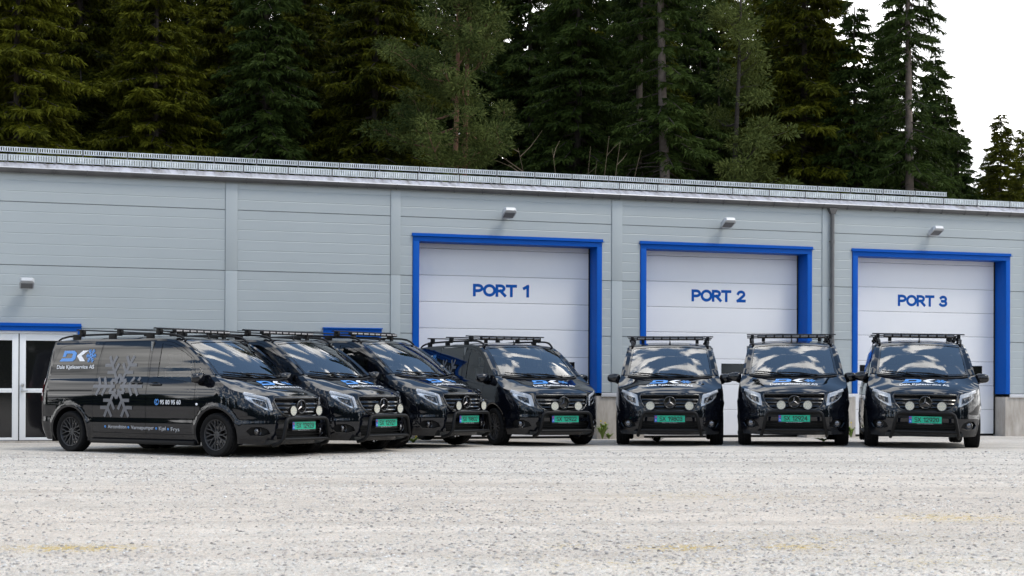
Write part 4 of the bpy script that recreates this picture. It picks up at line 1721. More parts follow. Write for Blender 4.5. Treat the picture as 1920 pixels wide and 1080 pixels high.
        tr.build('door_track', SEAL, door, smooth=False)
    # entrance: double glazed doors at the left
    e = MB()
    e.box(-10.86, -8.70, .10, .13, -.05, 2.03)
    ent = e.build('entrance_door', SEAL, W, smooth=False)
    for (a, b) in ((-10.735, -9.772), (-9.752, -8.785)):
        m = MB()
        st_ = .113
        m.box(a, a + st_, .03, .09, .0, 2.01, bev=.004); m.box(b - st_, b, .03, .09, .0, 2.01, bev=.004)
        m.box(a + st_, b - st_, .033, .087, 1.88, 2.01, bev=.004); m.box(a + st_, b - st_, .033, .087, -.0, .052 + .0, bev=.004)
        m.box(a + st_, b - st_, .033, .087, .896, .977, bev=.004)
        lf = m.build('door_leaf', FRAMEW, ent)
        for z0, z1 in ((.052, .896), (.977, 1.88)):
            g = MB()
            g.box(a + st_, b - st_, .055, .065, z0, z1)
            g.build('pane', WINDARK, lf, smooth=False)
    m = MB()
    m.box(-10.86, -10.74, .0, .09, -.05, 2.06, bev=.004); m.box(-8.78, -8.70, .0, .09, -.05, 2.06, bev=.004); m.box(-10.74, -8.78, .003, .087, 2.012, 2.06, bev=.004)
    m.build('entrance_frame', FRAMEW, ent)
    m = MB()
    m.tube([(-9.70, .0, .93), (-9.70, -.02, .93), (-9.70, -.055, .93), (-9.60, -.06, .93)], .012, 8)
    m.lathe([(.001, -.004), (.028, -.004), (.03, .03)], 16, 'y', (-9.70, .0, .93))
    m.lathe([(.001, -.008), (.03, -.006), (.032, .03)], 16, 'y', (-9.70, .0, 1.04))
    m.build('door_handle', STEEL, ent)
    m = MB()
    m.box(-11.0, -8.635, -.05, .06, 2.062, 2.15); m.box(-11.0, -8.625, -.085, .06, 2.15, 2.165); m.box(-11.0, -8.635, -.055, .0, 2.165, 2.208)
    m.box(-8.698, -8.635, -.04, .08, -.02, 2.061)
    m.build('entrance_cap', BLUE, ent, smooth=False)
    m = MB()
    m.box(-10.86, -8.63, -.10, .2, -.12, -.012)
    m.build('door_sill', CONC, ent, smooth=False)
    # window behind the vans
    m = MB()
    m.box(-3.96, -3.90, -.02, .06, 1.0, 2.10); m.box(-2.85, -2.79, -.02, .06, 1.0, 2.10); m.box(-3.90, -2.85, -.02, .06, 1.0, 1.06); m.box(-3.90, -2.85, -.02, .06, 2.04, 2.10)
    wn = m.build('window', BLUE, W, smooth=False)
    m = MB(); m.box(-3.90, -2.85, .02, .04, 1.06, 2.04); m.build('pane', WINDARK, wn, smooth=False)
    m = MB()
    m.box(-3.97, -2.78, -.04, .06, 2.10, 2.19); m.box(-3.98, -2.765, -.075, .06, 2.19, 2.215)
    m.build('window_cap', BLUE, wn, smooth=False)
    # eaves
    g = MB()
    sec = []
    for k in range(9):
        a = math.pi + math.pi * k / 8
        sec.append((-.085 + .060 * math.cos(a), 5.105 + .085 * math.sin(a)))
    u0, u1 = -15.7, 17.7
    V = [(u, y, z) for u in (u0, u1) for y, z in sec]
    g.add(V, [(k, 9 + k, 9 + k + 1, k + 1) for k in range(8)])
    gut = g.build('gutter', GUTTER, W, angle=60)
    b = MB()
    b.tube([(u0, -.147, 5.111), (u1, -.147, 5.111)], .011, 8)
    b.build('gutter_bead', EDGE, gut)
    u = -15.2
    while u < 17.5:
        b = MB()
        b.box(u - .012, u + .012, -.156, -.02, 5.095, 5.108)
        pts = [(u, y * 1.0 - .002, z - .003) for y, z in [(-.085 + .064 * math.cos(math.pi + math.pi * k / 8), 5.105 + .089 * math.sin(math.pi + math.pi * k / 8)) for k in range(9)]]
        b.tube(pts, .007, 5)
        b.build('gutter_bracket', GUTTER, gut, smooth=False)
        u += .605
    # roof
    r = MB()
    pr = [(-.03, 5.118), (.02, 5.135), (.30, 5.262), (.32, 5.258), (6.5, 6.10), (13.1, 5.12)]
    V = [(u, y, z) for u in (u0, u1) for y, z in pr]
    r.add(V, [(k, 6 + k, 6 + k + 1, k + 1) for k in range(5)])
    roof = r.build('roof', ROOF, W, smooth=False)
    sf = MB()
    sf.box(-15.6, 17.6, -.02, .05, 5.09, 5.12)
    sf.build('soffit', GUTTER, W, smooth=False)
    # snow guards: sections of slotted galvanised rail between posts
    def guard_section(L, hgt, pitch_, slotw, rails):
        m = MB()
        for z in rails:
            m.box(0, L, -.004, .004, z, z + .016)
        m.box(0, L, .004, .03, .001, .006)
        x = pitch_ / 2
        while x < L:
            m.box(x - slotw / 2, x + slotw / 2, -.010, -.0045, .004, hgt - .004)
            x += pitch_
        return m
    low = guard_section(.885, .125, .0465, .036, (0, .109)).build('guard_rail', GALV, roof, smooth=False)
    low.location = (-15.33, .36, 5.300)
    k = 1
    u = -15.33 + .893
    while u < 17.3:
        c = low.copy(); COL.objects.link(c); c.parent = roof; c.location = (u, .36, 5.300); u += .893
    pm = MB()
    pm.box(-.010, .010, -.018, .04, -.05, .128); pm.box(-.05, .05, -.05, .08, -.055, -.045); pm.tube([(0, .02, .12), (0, .16, -.03)], .008, 5)
    post = pm.build('guard_post', PIPE, roof, smooth=False)
    post.location = (-15.335, .36, 5.300)
    u = -15.335 + .893
    while u < 17.4:
        c = post.copy(); COL.objects.link(c); c.parent = roof; c.location = (u, .36, 5.300); u += .893
    clip = MB(); clip.box(-.008, .008, -.10, .0, -.035, -.02); clip.box(-.02, .02, -.11, -.09, -.04, -.015)
    cl = clip.build('guard_clip', GUTTER, roof, smooth=False)
    cl.location = (-15.2, .36, 5.300)
    u = -15.2 + .1786
    while u < 17.3:
        c = cl.copy(); COL.objects.link(c); c.parent = roof; c.location = (u, .36, 5.300); u += .1786
    hi = guard_section(.885, .10, .0465, .024, (0, .084)).build('guard_rail', GALV, roof, smooth=False)
    hi.location = (-14.72, 2.5, 5.775)
    u = -14.72 + .893
    hp = MB(); hp.box(-.008, .008, -.018, .03, -.24, .105); hp.box(-.04, .04, -.06, .10, -.25, -.235)
    hpo = hp.build('guard_post', PIPE, roof, smooth=False); hpo.location = (-14.725, 2.5, 5.775)
    while u < 11.6:
        c = hi.copy(); COL.objects.link(c); c.parent = roof; c.location = (u, 2.5, 5.775)
        c = hpo.copy(); COL.objects.link(c); c.parent = roof; c.location = (u - .005, 2.5, 5.775); u += .893
    # downpipe
    m = MB()
    m.tube([(7.437, -.075, 4.93), (7.437, -.075, .15), (7.437, -.13, .06)], .043, 14)
    m.tube([(7.437, -.075, 2.02), (7.437, -.075, 2.12)], .047, 14); m.tube([(7.437, -.075, 4.25), (7.437, -.075, 4.33)], .047, 14)
    for z in (1.2, 3.0, 4.28):
        m.box(7.38, 7.40, -.09, .0, z, z + .02)
    dp = m.build('downpipe', PIPE, W, angle=40)
    m = MB()
    V = [(7.437 + a * .11, -.075 + b * .06, 5.03) for a, b in ((-1, -1), (1, -1), (1, 1), (-1, 1))] + [(7.437 + a * .05, -.075 + b * .045, 4.90) for a, b in ((-1, -1), (1, -1), (1, 1), (-1, 1))]
    m.add(V, [(0, 1, 5, 4), (1, 2, 6, 5), (2, 3, 7, 6), (3, 0, 4, 7), (4, 5, 6, 7)])
    m.build('rainwater_head', PIPE, dp, smooth=False)
    return W


build_warehouse()


def build_lamps():
    def make(loc, label):
        t = empty('wall_lamp', loc, TH)
        tag(t, label, 'wall lamp', 'flood lamps on the warehouse wall')
        m = MB()
        m.lathe([(.001, -.03), (.045, -.028), (.05, 0)], 16, 'y')
        m.tube([(0, 0, 0), (0, -.06, -.005), (0, -.12, .01)], .025, 8)
        m.build('bracket', LAMPG, t)
        mt = Matrix.Translation((0, -.10, .0)) @ Matrix.Rotation(R(-24), 4, 'X')
        m = MB()
        # tapered head
        V = []
        for y, w, h0, h1 in ((.02, .07, -.05, .03), (-.05, .125, -.065, .05), (-.25, .135, -.055, .055), (-.31, .10, -.035, .03)):
            V += [mt @ Vector((a * w, y, z)) for a, z in ((-1, h0), (1, h0), (1, h1 * .7), (.8, h1), (-.8, h1), (-1, h1 * .7))]
        F = [(r * 6 + k, r * 6 + (k + 1) % 6, (r + 1) * 6 + (k + 1) % 6, (r + 1) * 6 + k) for r in range(3) for k in range(6)] + [tuple(range(6)), tuple(range(23, 17, -1))]
        m.add(V, F)
        m.build('lamp_head', LAMPG, t, angle=25)
        m = MB()
        m.box(-.105, .105, -.245, -.06, -.0685, -.058, mtx=mt)
        m.build('lamp_window', LAMPGLASS, t, smooth=False)
        return t
    pos = [(-9.637, 2.885, 'white floodlight on the grey wall above the glazed entrance'), (-.17, 4.56, 'silver floodlight above the left one of the three garage doors'),
           (4.794, 4.54, 'silver floodlight above the middle garage door'), (9.959, 4.545, 'silver floodlight above the right garage door, past the downpipe')]
    proto = None
    for u, z, lab in pos:
        loc = (u * math.cos(TH) + .018 * math.sin(TH), D0 + u * math.sin(TH) - .018 * math.cos(TH), z)
        if proto is None:
            proto = make(loc, lab)
        else:
            c = copy_tree(proto); c.location = loc; c['label'] = lab


build_lamps()

# ------------------------------------------------------------------ vans
def place_vans():
    proto = build_van()
    sides = ['black van at the left end, its whole lettered side and snowflake showing',
             'second black van from the left, its flank hidden by the first',
             'third black van from the left, nose beside the blue door frame',
             'black van half turned before the left garage door',
             'black van seen head on, its driving lamps set widest apart',
             'black van seen head on in front of the downpipe',
             'black van at the right end, before the right garage door']
    for k, (x, d, yaw, plate, sp) in enumerate(VANS):
        r = proto if k == 0 else copy_tree(proto)
        r.location = (x, d, float(ground_z(x, d)))
        r.rotation_euler = (ROLL[k], 0, yaw - math.pi / 2)
        tag(r, sides[k], 'van', 'black vans parked in a row')
    roots = [o for o in COL.objects if o.get('category') == 'van']
    for k, r in enumerate(roots):
        plate, sp = VANS[k][3], VANS[k][4]
        # keep the four wheels on the ground
        r.location.z = GZ[k]
        dl = [c for c in r.children if c.name.startswith('driving_light')]
        for c in dl:
            c.location.y = math.copysign(sp, c.location.y)
        hold = next(c for c in r.children if c.name.startswith('licence_plate'))
        m = MB()
        for q, (V2, F2) in enumerate(strokes(plate, .395, .078, .022, .437, .165, .20)):
            m.add([(.9374 + q * .0001, a, b) for a, b in V2], F2)
        m.build('plate_number', PBLACK, hold, smooth=False, fix=False)


place_vans()


# ------------------------------------------------------------------ trees
def leaf_mat(name, dark, light, warm=0.0):
    m = bpy.data.materials.new(name); m.use_nodes = True
    t = m.node_tree; t.nodes.clear(); L = t.links.new
    out = N(t, 'ShaderNodeOutputMaterial')
    df = N(t, 'ShaderNodeBsdfPrincipled'); df.inputs['Roughness'].default_value = .65; df.inputs['Specular IOR Level'].default_value = .08
    tl = N(t, 'ShaderNodeBsdfTranslucent')
    tc = N(t, 'ShaderNodeTexCoord'); ge = N(t, 'ShaderNodeNewGeometry'); oi = N(t, 'ShaderNodeObjectInfo')
    nz = N(t, 'ShaderNodeTexNoise'); nz.inputs['Scale'].default_value = .8; nz.inputs['Detail'].default_value = 3
    L(tc.outputs['Object'], nz.inputs['Vector'])
    ad = N(t, 'ShaderNodeMath', operation='MULTIPLY_ADD'); L(ge.outputs['Random Per Island'], ad.inputs[0]); ad.inputs[1].default_value = .45; L(nz.outputs[0], ad.inputs[2])
    ad2 = N(t, 'ShaderNodeMath', operation='MULTIPLY_ADD'); L(oi.outputs['Random'], ad2.inputs[0]); ad2.inputs[1].default_value = .25; L(ad.outputs[0], ad2.inputs[2])
    cr = N(t, 'ShaderNodeValToRGB')
    cr.color_ramp.elements[0].position = .45; cr.color_ramp.elements[0].color = (*dark, 1)
    cr.color_ramp.elements[1].position = 1.1 if False else 1.0; cr.color_ramp.elements[1].color = (*light, 1)
    L(ad2.outputs[0], cr.inputs[0])
    L(cr.outputs[0], df.inputs['Base Color']); L(cr.outputs[0], tl.inputs[0])
    mx = N(t, 'ShaderNodeMixShader'); mx.inputs[0].default_value = .18
    L(df.outputs[0], mx.inputs[1]); L(tl.outputs[0], mx.inputs[2]); L(mx.outputs[0], out.inputs[0])
    return m


SPRUCE_A = leaf_mat('spruce_needles', (.008, .014, .002), (.092, .098, .007))
SPRUCE_B = leaf_mat('spruce_needles_cool', (.005, .013, .003), (.044, .068, .013))
PINE_M = leaf_mat('pine_needles', (.022, .038, .010), (.108, .130, .034))
BARKP = mat('bark_pale', (.17, .135, .11), .9, noise=(6, .4), bump=(14, .6, .03))
BARK = mat('bark_grey', (.045, .035, .028), .9, noise=(6, .4), bump=(14, .6, .03))
PBARK = mat('bark_red', (.17, .085, .05), .9, noise=(5, .4), bump=(12, .6, .03))


def sprays(P0, D, L, Wd, rng, up=None):
    """elongated two-quad needle sprays: base P0 (n,3), unit dir D, length L, width Wd"""
    n = len(P0)
    rv = rng.normal(size=(n, 3)); rv[:, 2] *= .6
    S = np.cross(D, rv); S /= np.linalg.norm(S, axis=1)[:, None] + 1e-9
    sag = np.zeros((n, 3)); sag[:, 2] = -.22 * L
    mid = P0 + D * (L * .5)[:, None] + sag * .25
    tip = P0 + D * L[:, None] + sag
    w = (Wd * .5)[:, None]
    V = np.stack([P0, mid - S * w, tip, mid + S * w], 1).reshape(-1, 3)
    F = np.arange(n * 4).reshape(n, 4)
    return V, F


def make_spruce(seed, H, Rm, z0=1.0, sparse=1.0, droop=.35, thin_below=0.0, dense=1.0, kind=SPRUCE_A, name='spruce_tree'):
    droop0 = droop
    rng = np.random.default_rng(seed)
    root = empty(name)
    Vs, Fs = [], []
    off = 0
    limbs = MB()
    z = z0
    P0s, Ds, Ls, Ws = [], [], [], []
    ph = rng.random(3) * 6.28
    while z < H - .25:
        f = z / H
        prof = (1 - f) ** .85 * (1.0 if f > .12 else .75 + 2 * f)
        nb = int(rng.integers(6, 10))
        a0 = rng.random() * 6.28
        for b in range(nb):
            if rng.random() > sparse and f < .85:
                continue
            a = a0 + b * 6.283 / nb + rng.normal() * .3
            zw = z
            z = zw + rng.normal() * .16
            droop = droop0 * (.7 + .6 * rng.random())
            L = Rm * prof * (.52 + .62 * rng.random() ** .8) * (1 + .30 * math.sin(3 * a + z * 1.1 + ph[0]) * math.sin(z * 1.7 + ph[1]) + .16 * math.sin(z * 2.9 + a + ph[2])) + .2
            if z < thin_below and rng.random() < .72:
                # dead branch: bare limb only
                q = np.array([math.cos(a), math.sin(a), 0])
                limbs.tube([(0, 0, z), tuple(q * L * .4 + [0, 0, z - .08]), tuple(q * L * .75 + [0, 0, z - .22])], [.02, .014, .006], 4, cap=False)
                z = zw
                continue
            n_ = max(7, int(L / .072 * dense))
            t = np.sort(rng.random(n_)) ** .8
            t = .10 + .9 * t
            rise = .28 * (f - .35)
            dirh = np.array([math.cos(a), math.sin(a), 0.])
            zz = z + L * (rise * t - droop * t ** 1.4 + .30 * droop * np.clip(t - .7, 0, 1) * 2.0)
            bx = dirh[None] * (L * t)[:, None]; bx[:, 2] = zz
            if L > .8:
                limbs.tube([(0, 0, z), tuple(dirh * L * .5 + [0, 0, z + L * (rise * .5 - droop * .38)]), tuple(dirh * L * .92 + [0, 0, z + L * (rise * .92 - droop * .8)])], [.03, .018, .006], 4, cap=False)
            perp = np.array([-dirh[1], dirh[0], 0.])
            for sd in (-1, 1):
                ll = (.16 + .42 * L * .33 * (1 - t) ** .7 + .10 * rng.random(n_)) * (.75 + .5 * rng.random(n_))
                ll = np.minimum(ll, .62)
                dd = dirh[None] * .75 + perp[None] * (sd * (.75 + .3 * rng.random(n_)))[:, None]
                dd[:, 2] = -.12 - .5 * rng.random(n_) ** 1.5
                dd /= np.linalg.norm(dd, axis=1)[:, None]
                P0s.append(bx); Ds.append(dd); Ls.append(ll); Ws.append(.040 + .07 * ll)
                # second order sprays along the twig
                for fr in (.15, .32, .48, .64, .80, .95):
                    p = bx + dd * (ll * fr)[:, None]
                    d2 = dd + rng.normal(size=dd.shape) * .42; d2[:, 2] -= .2
                    d2 /= np.linalg.norm(d2, axis=1)[:, None]
                    P0s.append(p); Ds.append(d2); Ls.append(np.minimum(ll * (.34 + .25 * rng.random(n_)), .22) + .05); Ws.append(.030 + .045 * ll)
            z = zw
        z += (.27 + .2 * rng.random()) * (1.2 - .5 * f)
    P0 = np.concatenate(P0s); D = np.concatenate(Ds); L = np.concatenate(Ls); Wd = np.concatenate(Ws)
    V, F = sprays(P0, D, L, Wd, rng)
    # leader
    mesh_np('crown', V, F, kind, root)['kind'] = 'stuff'
    tr = MB()
    wob = rng.normal(size=2) * .05
    tr.tube([(wob[0] * math.sin(k), wob[1] * math.cos(k * 1.3), H * k / 8) for k in range(9)], [H * .0105 * (1 - k / 8.3) + .015 for k in range(9)], 9)
    tr.build('trunk', BARKP if thin_below else BARK, root, angle=60)
    if limbs.v:
        limbs.build('limbs', BARK, root, smooth=False, fix=False)['kind'] = 'stuff'
    print(name, seed, len(F) * 2, 'tris')
    return root


def make_pine(seed, H, Rm, zc=4.0, name='pine_tree', twin=False, bark=PBARK):
    rng = np.random.default_rng(seed)
    root = empty(name)
    limbs = MB()
    tr = MB()
    P0s, Ds, Ls, Ws = [], [], [], []
    stems = [(0, 0)] + ([(-.28, .2)] if twin else [])
    for (sx, sy_) in stems:
        ph = rng.random() * 6
        ax = lambda z: np.array([sx * (1 - .35 * z / H) + .14 * math.sin(z * .35 + ph), sy_ + .14 * math.cos(z * .3 + ph), z])
        tr.tube([tuple(ax(H * k / 12)) for k in range(13)], [.13 * (1 - k / 12.6) + .012 for k in range(13)], 9)
        z = zc
        while z < H - .2:
            f = (z - zc) / (H - zc)
            a = rng.random() * 6.28
            L = Rm * (.35 + .65 * math.sin(min(1, f * 1.15 + .28) * math.pi) ** .8) * (.55 + .6 * rng.random())
            dirh = np.array([math.cos(a), math.sin(a), 0.])
            rise = .1 + .5 * f
            b0 = ax(z)
            pts = [b0 + dirh * (L * s) + np.array([0, 0, L * (rise * s - .18 * math.sin(s * 3.1))]) + (rng.normal(size=3) * .06 * L * s) for s in (0, .3, .6, 1.0)]
            limbs.tube([tuple(p) for p in pts], [.045 * (1 - f * .5), .03, .02, .008], 5, cap=False)
            nt_ = int(3 + L * 3.2)
            for q in range(nt_):
                s = .38 + .62 * (q + rng.random()) / nt_
                i = min(int(s * 3), 2); fr = s * 3 - i
                p = pts[i] * (1 - fr) + pts[min(i + 1, 3)] * fr
                tw = dirh * .5 + rng.normal(size=3) * .6; tw[2] = abs(tw[2]) * .6 + .15
                tw /= np.linalg.norm(tw)
                tl = .20 + .45 * rng.random()
                e = p + tw * tl
                limbs.tube([tuple(p), tuple(e)], [.014, .005], 3, cap=False)
                m_ = 190
                o_ = rng.normal(size=(m_, 3)); o_ /= np.linalg.norm(o_, axis=1)[:, None]
                rad = (.24 + .16 * rng.random())
                rr_ = rad * rng.random((m_, 1)) ** .45
                cen = e + o_ * rr_ * np.array([1.15, 1.15, .62])
                dd = o_ * .8 + rng.normal(size=(m_, 3)) * .35; dd[:, 2] += .35
                dd /= np.linalg.norm(dd, axis=1)[:, None]
                P0s.append(cen); Ds.append(dd); Ls.append(.09 + .10 * rng.random(m_)); Ws.append(np.full(m_, .022) + .016 * rng.random(m_))
            z += .29 + .24 * rng.random()
    P0 = np.concatenate(P0s); D = np.concatenate(Ds); L = np.concatenate(Ls); Wd = np.concatenate(Ws)
    V, F = sprays(P0, D, L, Wd, rng)
    mesh_np('crown', V, F, PINE_M, root)['kind'] = 'stuff'
    tr.build('trunk', bark, root, angle=60)
    limbs.build('limbs', bark, root, smooth=False, fix=False)['kind'] = 'stuff'
    print(name, seed, len(F) * 2, 'tris')
    return root


def place_trees():
    protos = {
        'A': make_spruce(11, 17.0, 3.3, .8, 1.0, .38, dense=1.2, kind=SPRUCE_A),
        'B': make_spruce(12, 19.5, 3.0, 1.2, 1.0, .46, dense=1.2, kind=SPRUCE_A),
        'C': make_spruce(13, 18.0, 2.8, 1.5, 1.0, .52, dense=1.25, kind=SPRUCE_B),
        'D': make_spruce(14, 21.0, 2.5, 3.0, .75, .5, thin_below=8.5, dense=.9, kind=SPRUCE_B),
        'E': make_spruce(15, 14.0, 2.3, .8, 1.0, .42, dense=1.2, kind=SPRUCE_B),
        'P': make_pine(21, 16.0, 2.55, 5.2, twin=True),
        'Q': make_pine(22, 13.0, 1.5, 3.0, bark=BARK),
    }
    used = set()
    # px in the photograph, depth, kind, scale, label
    T = [
        (35, 47, 'A', 1.05, 'olive green spruce at the far left edge behind the roof'),
        (150, 52, 'B', 1.05, 'tall yellowish spruce, second from the left edge, above the roof'),
        (285, 49, 'A', .98, 'broad spruce with bright olive boughs left of the middle gap'),
        (405, 56, 'B', 1.0, 'dark spruce behind the seam between the first two wall bays'),
        (490, 50, 'C', .98, 'slim dark green spruce above the second wall bay'),
        (570, 55, 'B', .95, 'dark narrow spruce left of the sky gaps above the window'),
        (700, 52, 'A', 1.1, 'wide dark spruce just left of the red trunked pine'),
        (870, 47, 'P', 1.0, 'twin stemmed pine with reddish trunks above PORT 1'),
        (1000, 58, 'C', 1.05, 'dark spruce standing close behind the twin stemmed pine'),
        (1075, 52, 'C', 1.0, 'thin dark spruce just right of the twin stemmed pine'),
        (1190, 54, 'D', .95, 'sparse brownish spruce with hanging boughs above the PORT 1 corner'),
        (1250, 50, 'D', 1.0, 'tall spruce with a long bare pale trunk above PORT 2'),
        (1375, 51, 'Q', 1.15, 'grey green pine between the bare trunk and a dense spruce'),
        (1500, 53, 'A', 1.12, 'large dense spruce left of the downpipe'),
        (1607, 52, 'E', .97, 'pointed dark spruce right of the downpipe with its tip showing'),
        (1655, 58, 'C', .82, 'narrow spruce tip between the pointed spruce and the sparse one'),
        (1712, 51, 'D', .92, 'open thin spruce with its trunk showing beside the bright sky'),
        (1790, 55, 'E', .62, 'low spruce at the end of the upper snow guard'),
        (1872, 74, 'A', .82, 'small dark spruce standing alone in the sky at the right edge'),
        (1912, 78, 'B', .72, 'small spruce at the very right edge of the wood'),
    ]
    BACK = [(-70, 50, 'B', 1.0, 'spruce just past the left edge, olive green'), (-190, 56, 'A', 1.1, 'broad spruce second past the left edge'), (-310, 52, 'C', 1.0, 'dark green spruce third past the left edge'), (-420, 58, 'B', 1.05, 'slim spruce farthest past the left edge'), (1800, 57, 'E', .74, 'low dense spruce under the open thin one on its right'), (1748, 64, 'C', .82, 'back row spruce right behind the open thin one'), (1645, 66, 'B', .74, 'back row spruce between the pointed one and the narrow tip'), (5, 61, 'C', 1.15, 'back row spruce cut off by the left edge'), (180, 66, 'A', 1.25, 'far broad spruce behind the yellowish one'), (285, 66, 'B', 1.2, 'far spruce straight behind the broad olive spruce'), (395, 70, 'A', 1.3, 'far broad spruce between the two seams of the first bays'), (700, 64, 'C', 1.2, 'back row spruce straight behind the wide dark one'), (870, 64, 'C', 1.1, 'back row spruce straight behind the red trunks'), (1080, 66, 'B', 1.1, 'far spruce behind the thin one right of the pine'), (1500, 66, 'A', 1.2, 'far spruce straight behind the large dense one'), (90, 60, 'B', 1.1, 'dark back row spruce between the first two spruces on the left'), (220, 62, 'B', 1.12, 'back row spruce left of the broad olive spruce'), (345, 64, 'C', 1.15, 'back row spruce right of the broad olive spruce'),
            (450, 63, 'A', 1.2, 'broad back row spruce over the seam of the first wall bays'), (540, 66, 'B', 1.15, 'back row spruce above the middle of the second wall bay'), (590, 58, 'E', 1.1, 'short dark spruce under the sky gap left of centre'),
            (625, 63, 'C', 1.0, 'slim back row spruce beside the sky gap left of centre'), (660, 70, 'B', 1.1, 'far spruce just left of the wide dark one'), (760, 62, 'C', 1.08, 'back row spruce between the wide dark one and the pine'),
            (780, 56, 'E', .95, 'short spruce low behind the left boughs of the pine'), (820, 68, 'B', 1.1, 'far spruce left behind the pine trunks'), (935, 66, 'B', 1.15, 'far spruce right behind the pine trunks'),
            (1035, 70, 'A', 1.2, 'far broad spruce filling the gap right of the pine'), (1120, 58, 'E', .8, 'short spruce in the gap over the right end of the left garage door'), (1150, 68, 'C', 1.05, 'far spruce left of the sparse brownish one'),
            (1225, 64, 'B', .95, 'back row spruce left behind the bare pale trunk'), (1290, 74, 'D', 1.1, 'farthest thin spruce right behind the bare pale trunk'), (1310, 66, 'C', 1.0, 'back row spruce between the bare trunk and the grey green pine'),
            (1340, 58, 'E', .95, 'short dark spruce low left of the grey green pine'), (1410, 66, 'B', 1.0, 'back row spruce behind the grey green pine'), (1445, 56, 'E', .85, 'short spruce low right of the grey green pine'),
            (1460, 62, 'C', 1.05, 'back row spruce left behind the large dense one'), (1548, 64, 'C', .68, 'back row spruce right behind the large dense one'), (1680, 66, 'E', .86, 'back row spruce behind the narrow tip'),
            (1778, 60, 'C', .68, 'low thin spruce leaning out right of the open one'), (1712, 57, 'E', .78, 'short spruce at the foot of the open thin one'), (1640, 57, 'E', .8, 'low bushy spruce between the pointed one and the open one'),
            (1742, 58, 'E', .74, 'short spruce low behind the end of the upper snow guard'), (1808, 62, 'E', .70, 'smallest spruce at the foot of the bright sky gap'), (1846, 82, 'E', .88, 'short spruce left below the small spruce standing alone'), (1893, 84, 'A', .70, 'low spruce between the two small ones at the right edge'), (1868, 80, 'B', .64, 'spruce close behind the small one standing alone'), (1920, 88, 'A', .8, 'farthest small spruce cut off by the right edge'),
            (1245, 74, 'A', 1.25, 'farthest broad spruce left behind the bare pale trunk'), (1365, 72, 'A', 1.2, 'farthest broad spruce straight behind the grey green pine'), (1590, 72, 'B', .66, 'far spruce behind the pointed dark one'), (1180, 62, 'C', 1.0, 'back row spruce straight behind the sparse brownish one')]
    rng = random.Random(5)

    for px, d, k, s, lab in BACK:
        T.append((px, d, k, s, lab))

    def put(px, d, k, s, lab, grp):
        if k in used:
            o = copy_tree(protos[k])
        else:
            o = protos[k]; used.add(k)
        o.location = ((px - 960) / 3005.9 * d, d, -.1)
        wx = s * (.95 if px == 1712 and k == 'D' else 1)
        o.scale = (wx, wx, s)
        o.rotation_euler = (rng.uniform(-.015, .015), rng.uniform(-.015, .015), rng.random() * 6.28)
        tag(o, lab, 'tree', grp)
    for px, d, k, s, lab in T:
        put(px, d, k, s, lab, 'conifers behind the warehouse')


place_trees()


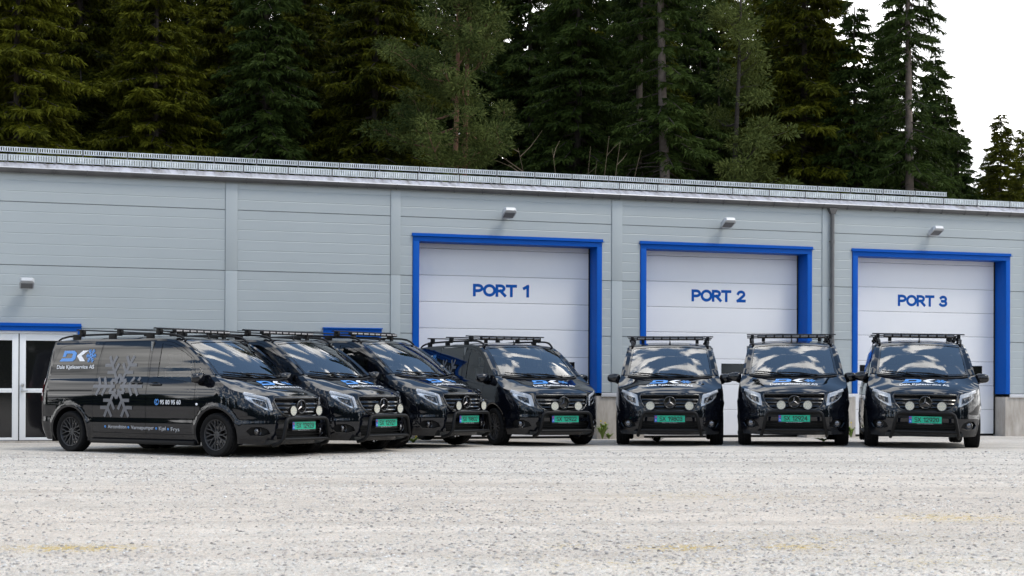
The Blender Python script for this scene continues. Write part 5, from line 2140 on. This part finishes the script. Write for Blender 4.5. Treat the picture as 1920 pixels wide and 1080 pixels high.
def build_plants():
    LEAF = mat('weed_leaf', (.13, .20, .03), .6, noise=(20, .3))
    FLOW = mat('weed_flower', (.65, .50, .03), .6)
    rng = np.random.default_rng(9)

    def plant(px, dep, h, n, lab, flowers=0, spread=.12):
        x = (px - 960) / 3005.9 * dep
        t = empty('weed', (x, dep, float(ground_z(x, dep))))
        tag(t, lab, 'weed', 'weeds along the foot of the wall')
        m = MB()
        for k in range(n):
            a = rng.random() * 6.28; l = h * (.5 + .6 * rng.random()); w = .018 + .012 * rng.random()
            r = spread * (.4 + rng.random())
            d = Vector((math.cos(a), math.sin(a), 0)); s = Vector((-d.y, d.x, 0))
            P = [d * .01, d * r * .35 + Vector((0, 0, l * .6)), d * r * .8 + Vector((0, 0, l * .95)), d * r * 1.25 + Vector((0, 0, l * .85))]
            V = [P[0], P[1] - s * w, P[1] + s * w, P[2] - s * w * .9, P[2] + s * w * .9, P[3]]
            m.add(V, [(0, 1, 2), (1, 3, 4, 2), (3, 5, 4)])
        m.build('leaves', LEAF, t, smooth=False, fix=False)
        if flowers:
            f = MB()
            for k in range(flowers):
                a = rng.random() * 6.28; c = Vector((math.cos(a) * .06, math.sin(a) * .06, h * (1.0 + .3 * rng.random())))
                f.tube([(0, 0, 0), tuple(c * .9)], .003, 4)
                f.lathe([(.001, .0), (.018, .004), (.002, .014)], 8, 'y', tuple(c))
            f.build('flowers', FLOW, t, smooth=False, fix=False)
    def bare_shrub(px, dep, h, n, lab):
        t = empty('bare_shrub', ((px - 960) / 3005.9 * dep, dep, 0))
        tag(t, lab, 'shrub', 'leafless shrubs at the edge of the wood')
        m = MB()
        for k in range(n):
            a = rng.random() * 6.28; l = h * (.6 + .4 * rng.random()); sp = .10 + .22 * rng.random()
            P = [Vector((.1 * math.cos(a), .1 * math.sin(a), 0)) + Vector((math.cos(a) * sp * l * q ** 1.2, math.sin(a) * sp * l * q ** 1.2, l * q)) + Vector(rng.normal(size=3) * .06) for q in (0, .25, .5, .75, 1)]
            m.tube(P, [.018, .015, .012, .008, .004], 5, cap=False)
            for j in range(7):
                q = 1 + int(rng.integers(0, 3)); p = P[q].lerp(P[q + 1], rng.random())
                d = Vector((math.cos(a) + rng.normal() * .8, math.sin(a) + rng.normal() * .8, 1.0)) * (.35 + .5 * rng.random())
                m.tube([p, p + d * .5 + Vector(rng.normal(size=3) * .04), p + d], [.011, .008, .003], 4, cap=False)
        m.build('stems', mat('bare_twigs', (.17, .125, .08), .9), t, smooth=False, fix=False)['kind'] = 'stuff'
    bare_shrub(1080, 47.0, 9.3, 10, 'leafless pale brown shrub above the left garage door end')
    bare_shrub(1050, 48.0, 8.8, 7, 'smaller leafless shrub under the right boughs of the pine')
    wd = lambda px: next(d for d in np.arange(28, 40, .02) if wall_dist((px - 960) / 3005.9 * d, d) < .18)
    plant(1130, wd(1130), .34, 26, 'tall leafy weed by the concrete base right of the half turned van', 2, .14)
    plant(1142, wd(1142), .12, 14, 'small low weed beside the tall weed at the concrete base', 0, .1)
    plant(1232, 30.5, .10, 30, 'low mossy weed beneath the van with the widest lamps', 0, .16)
    plant(1596, wd(1596), .26, 16, 'thin weed at the concrete base left of PORT 3', 1, .1)
    plant(1545, 31.5, .07, 26, 'flat green weed under the van before the downpipe', 0, .2)
    plant(775, 30.2, .10, 26, 'low green weed between the second and third van from left', 2, .14)


build_plants()


def build_far_woods():
    """the wood on the other sides of the yard, seen in paint and glass"""
    rng = np.random.default_rng(4)
    m = MB()
    for k in range(95):
        a = R(-245 + 250 * (k + rng.random()) / 95) if False else R(150 + 240 * (k + .8 * rng.random()) / 95)
        rr = 44 + 16 * rng.random()
        cx, cy = rr * math.cos(a), 8 + rr * math.sin(a)
        if cy > 16 and cx > 0 or cy > 26:
            continue
        H = (6 if cx < -20 else 9) + (3 if cx < -20 else 5) * rng.random(); Rm = 2.2 + 1.0 * rng.random()
        nl = 9
        for j in range(nl):
            z0 = .6 + (H - .8) * j / nl; z1 = z0 + (H / nl) * 1.9; r0 = Rm * (1 - j / nl) ** .85 + .15
            n = 11
            V = [(cx, cy, min(z1, H))]
            for q in range(2 * n):
                aa = math.pi * q / n + j
                r_ = r0 * (1.15 if q % 2 else .62) * (.8 + .4 * rng.random())
                V.append((cx + r_ * math.cos(aa), cy + r_ * math.sin(aa), z0 - (.35 if q % 2 else 0)))
            m.add(V, [(0, 1 + q, 1 + (q + 1) % (2 * n)) for q in range(2 * n)])
    o = m.build('woods', SPRUCE_B, None, smooth=False, fix=False)
    tag(o, 'dark conifer wood round the other sides of the yard', None, None, 'stuff')


build_far_woods()
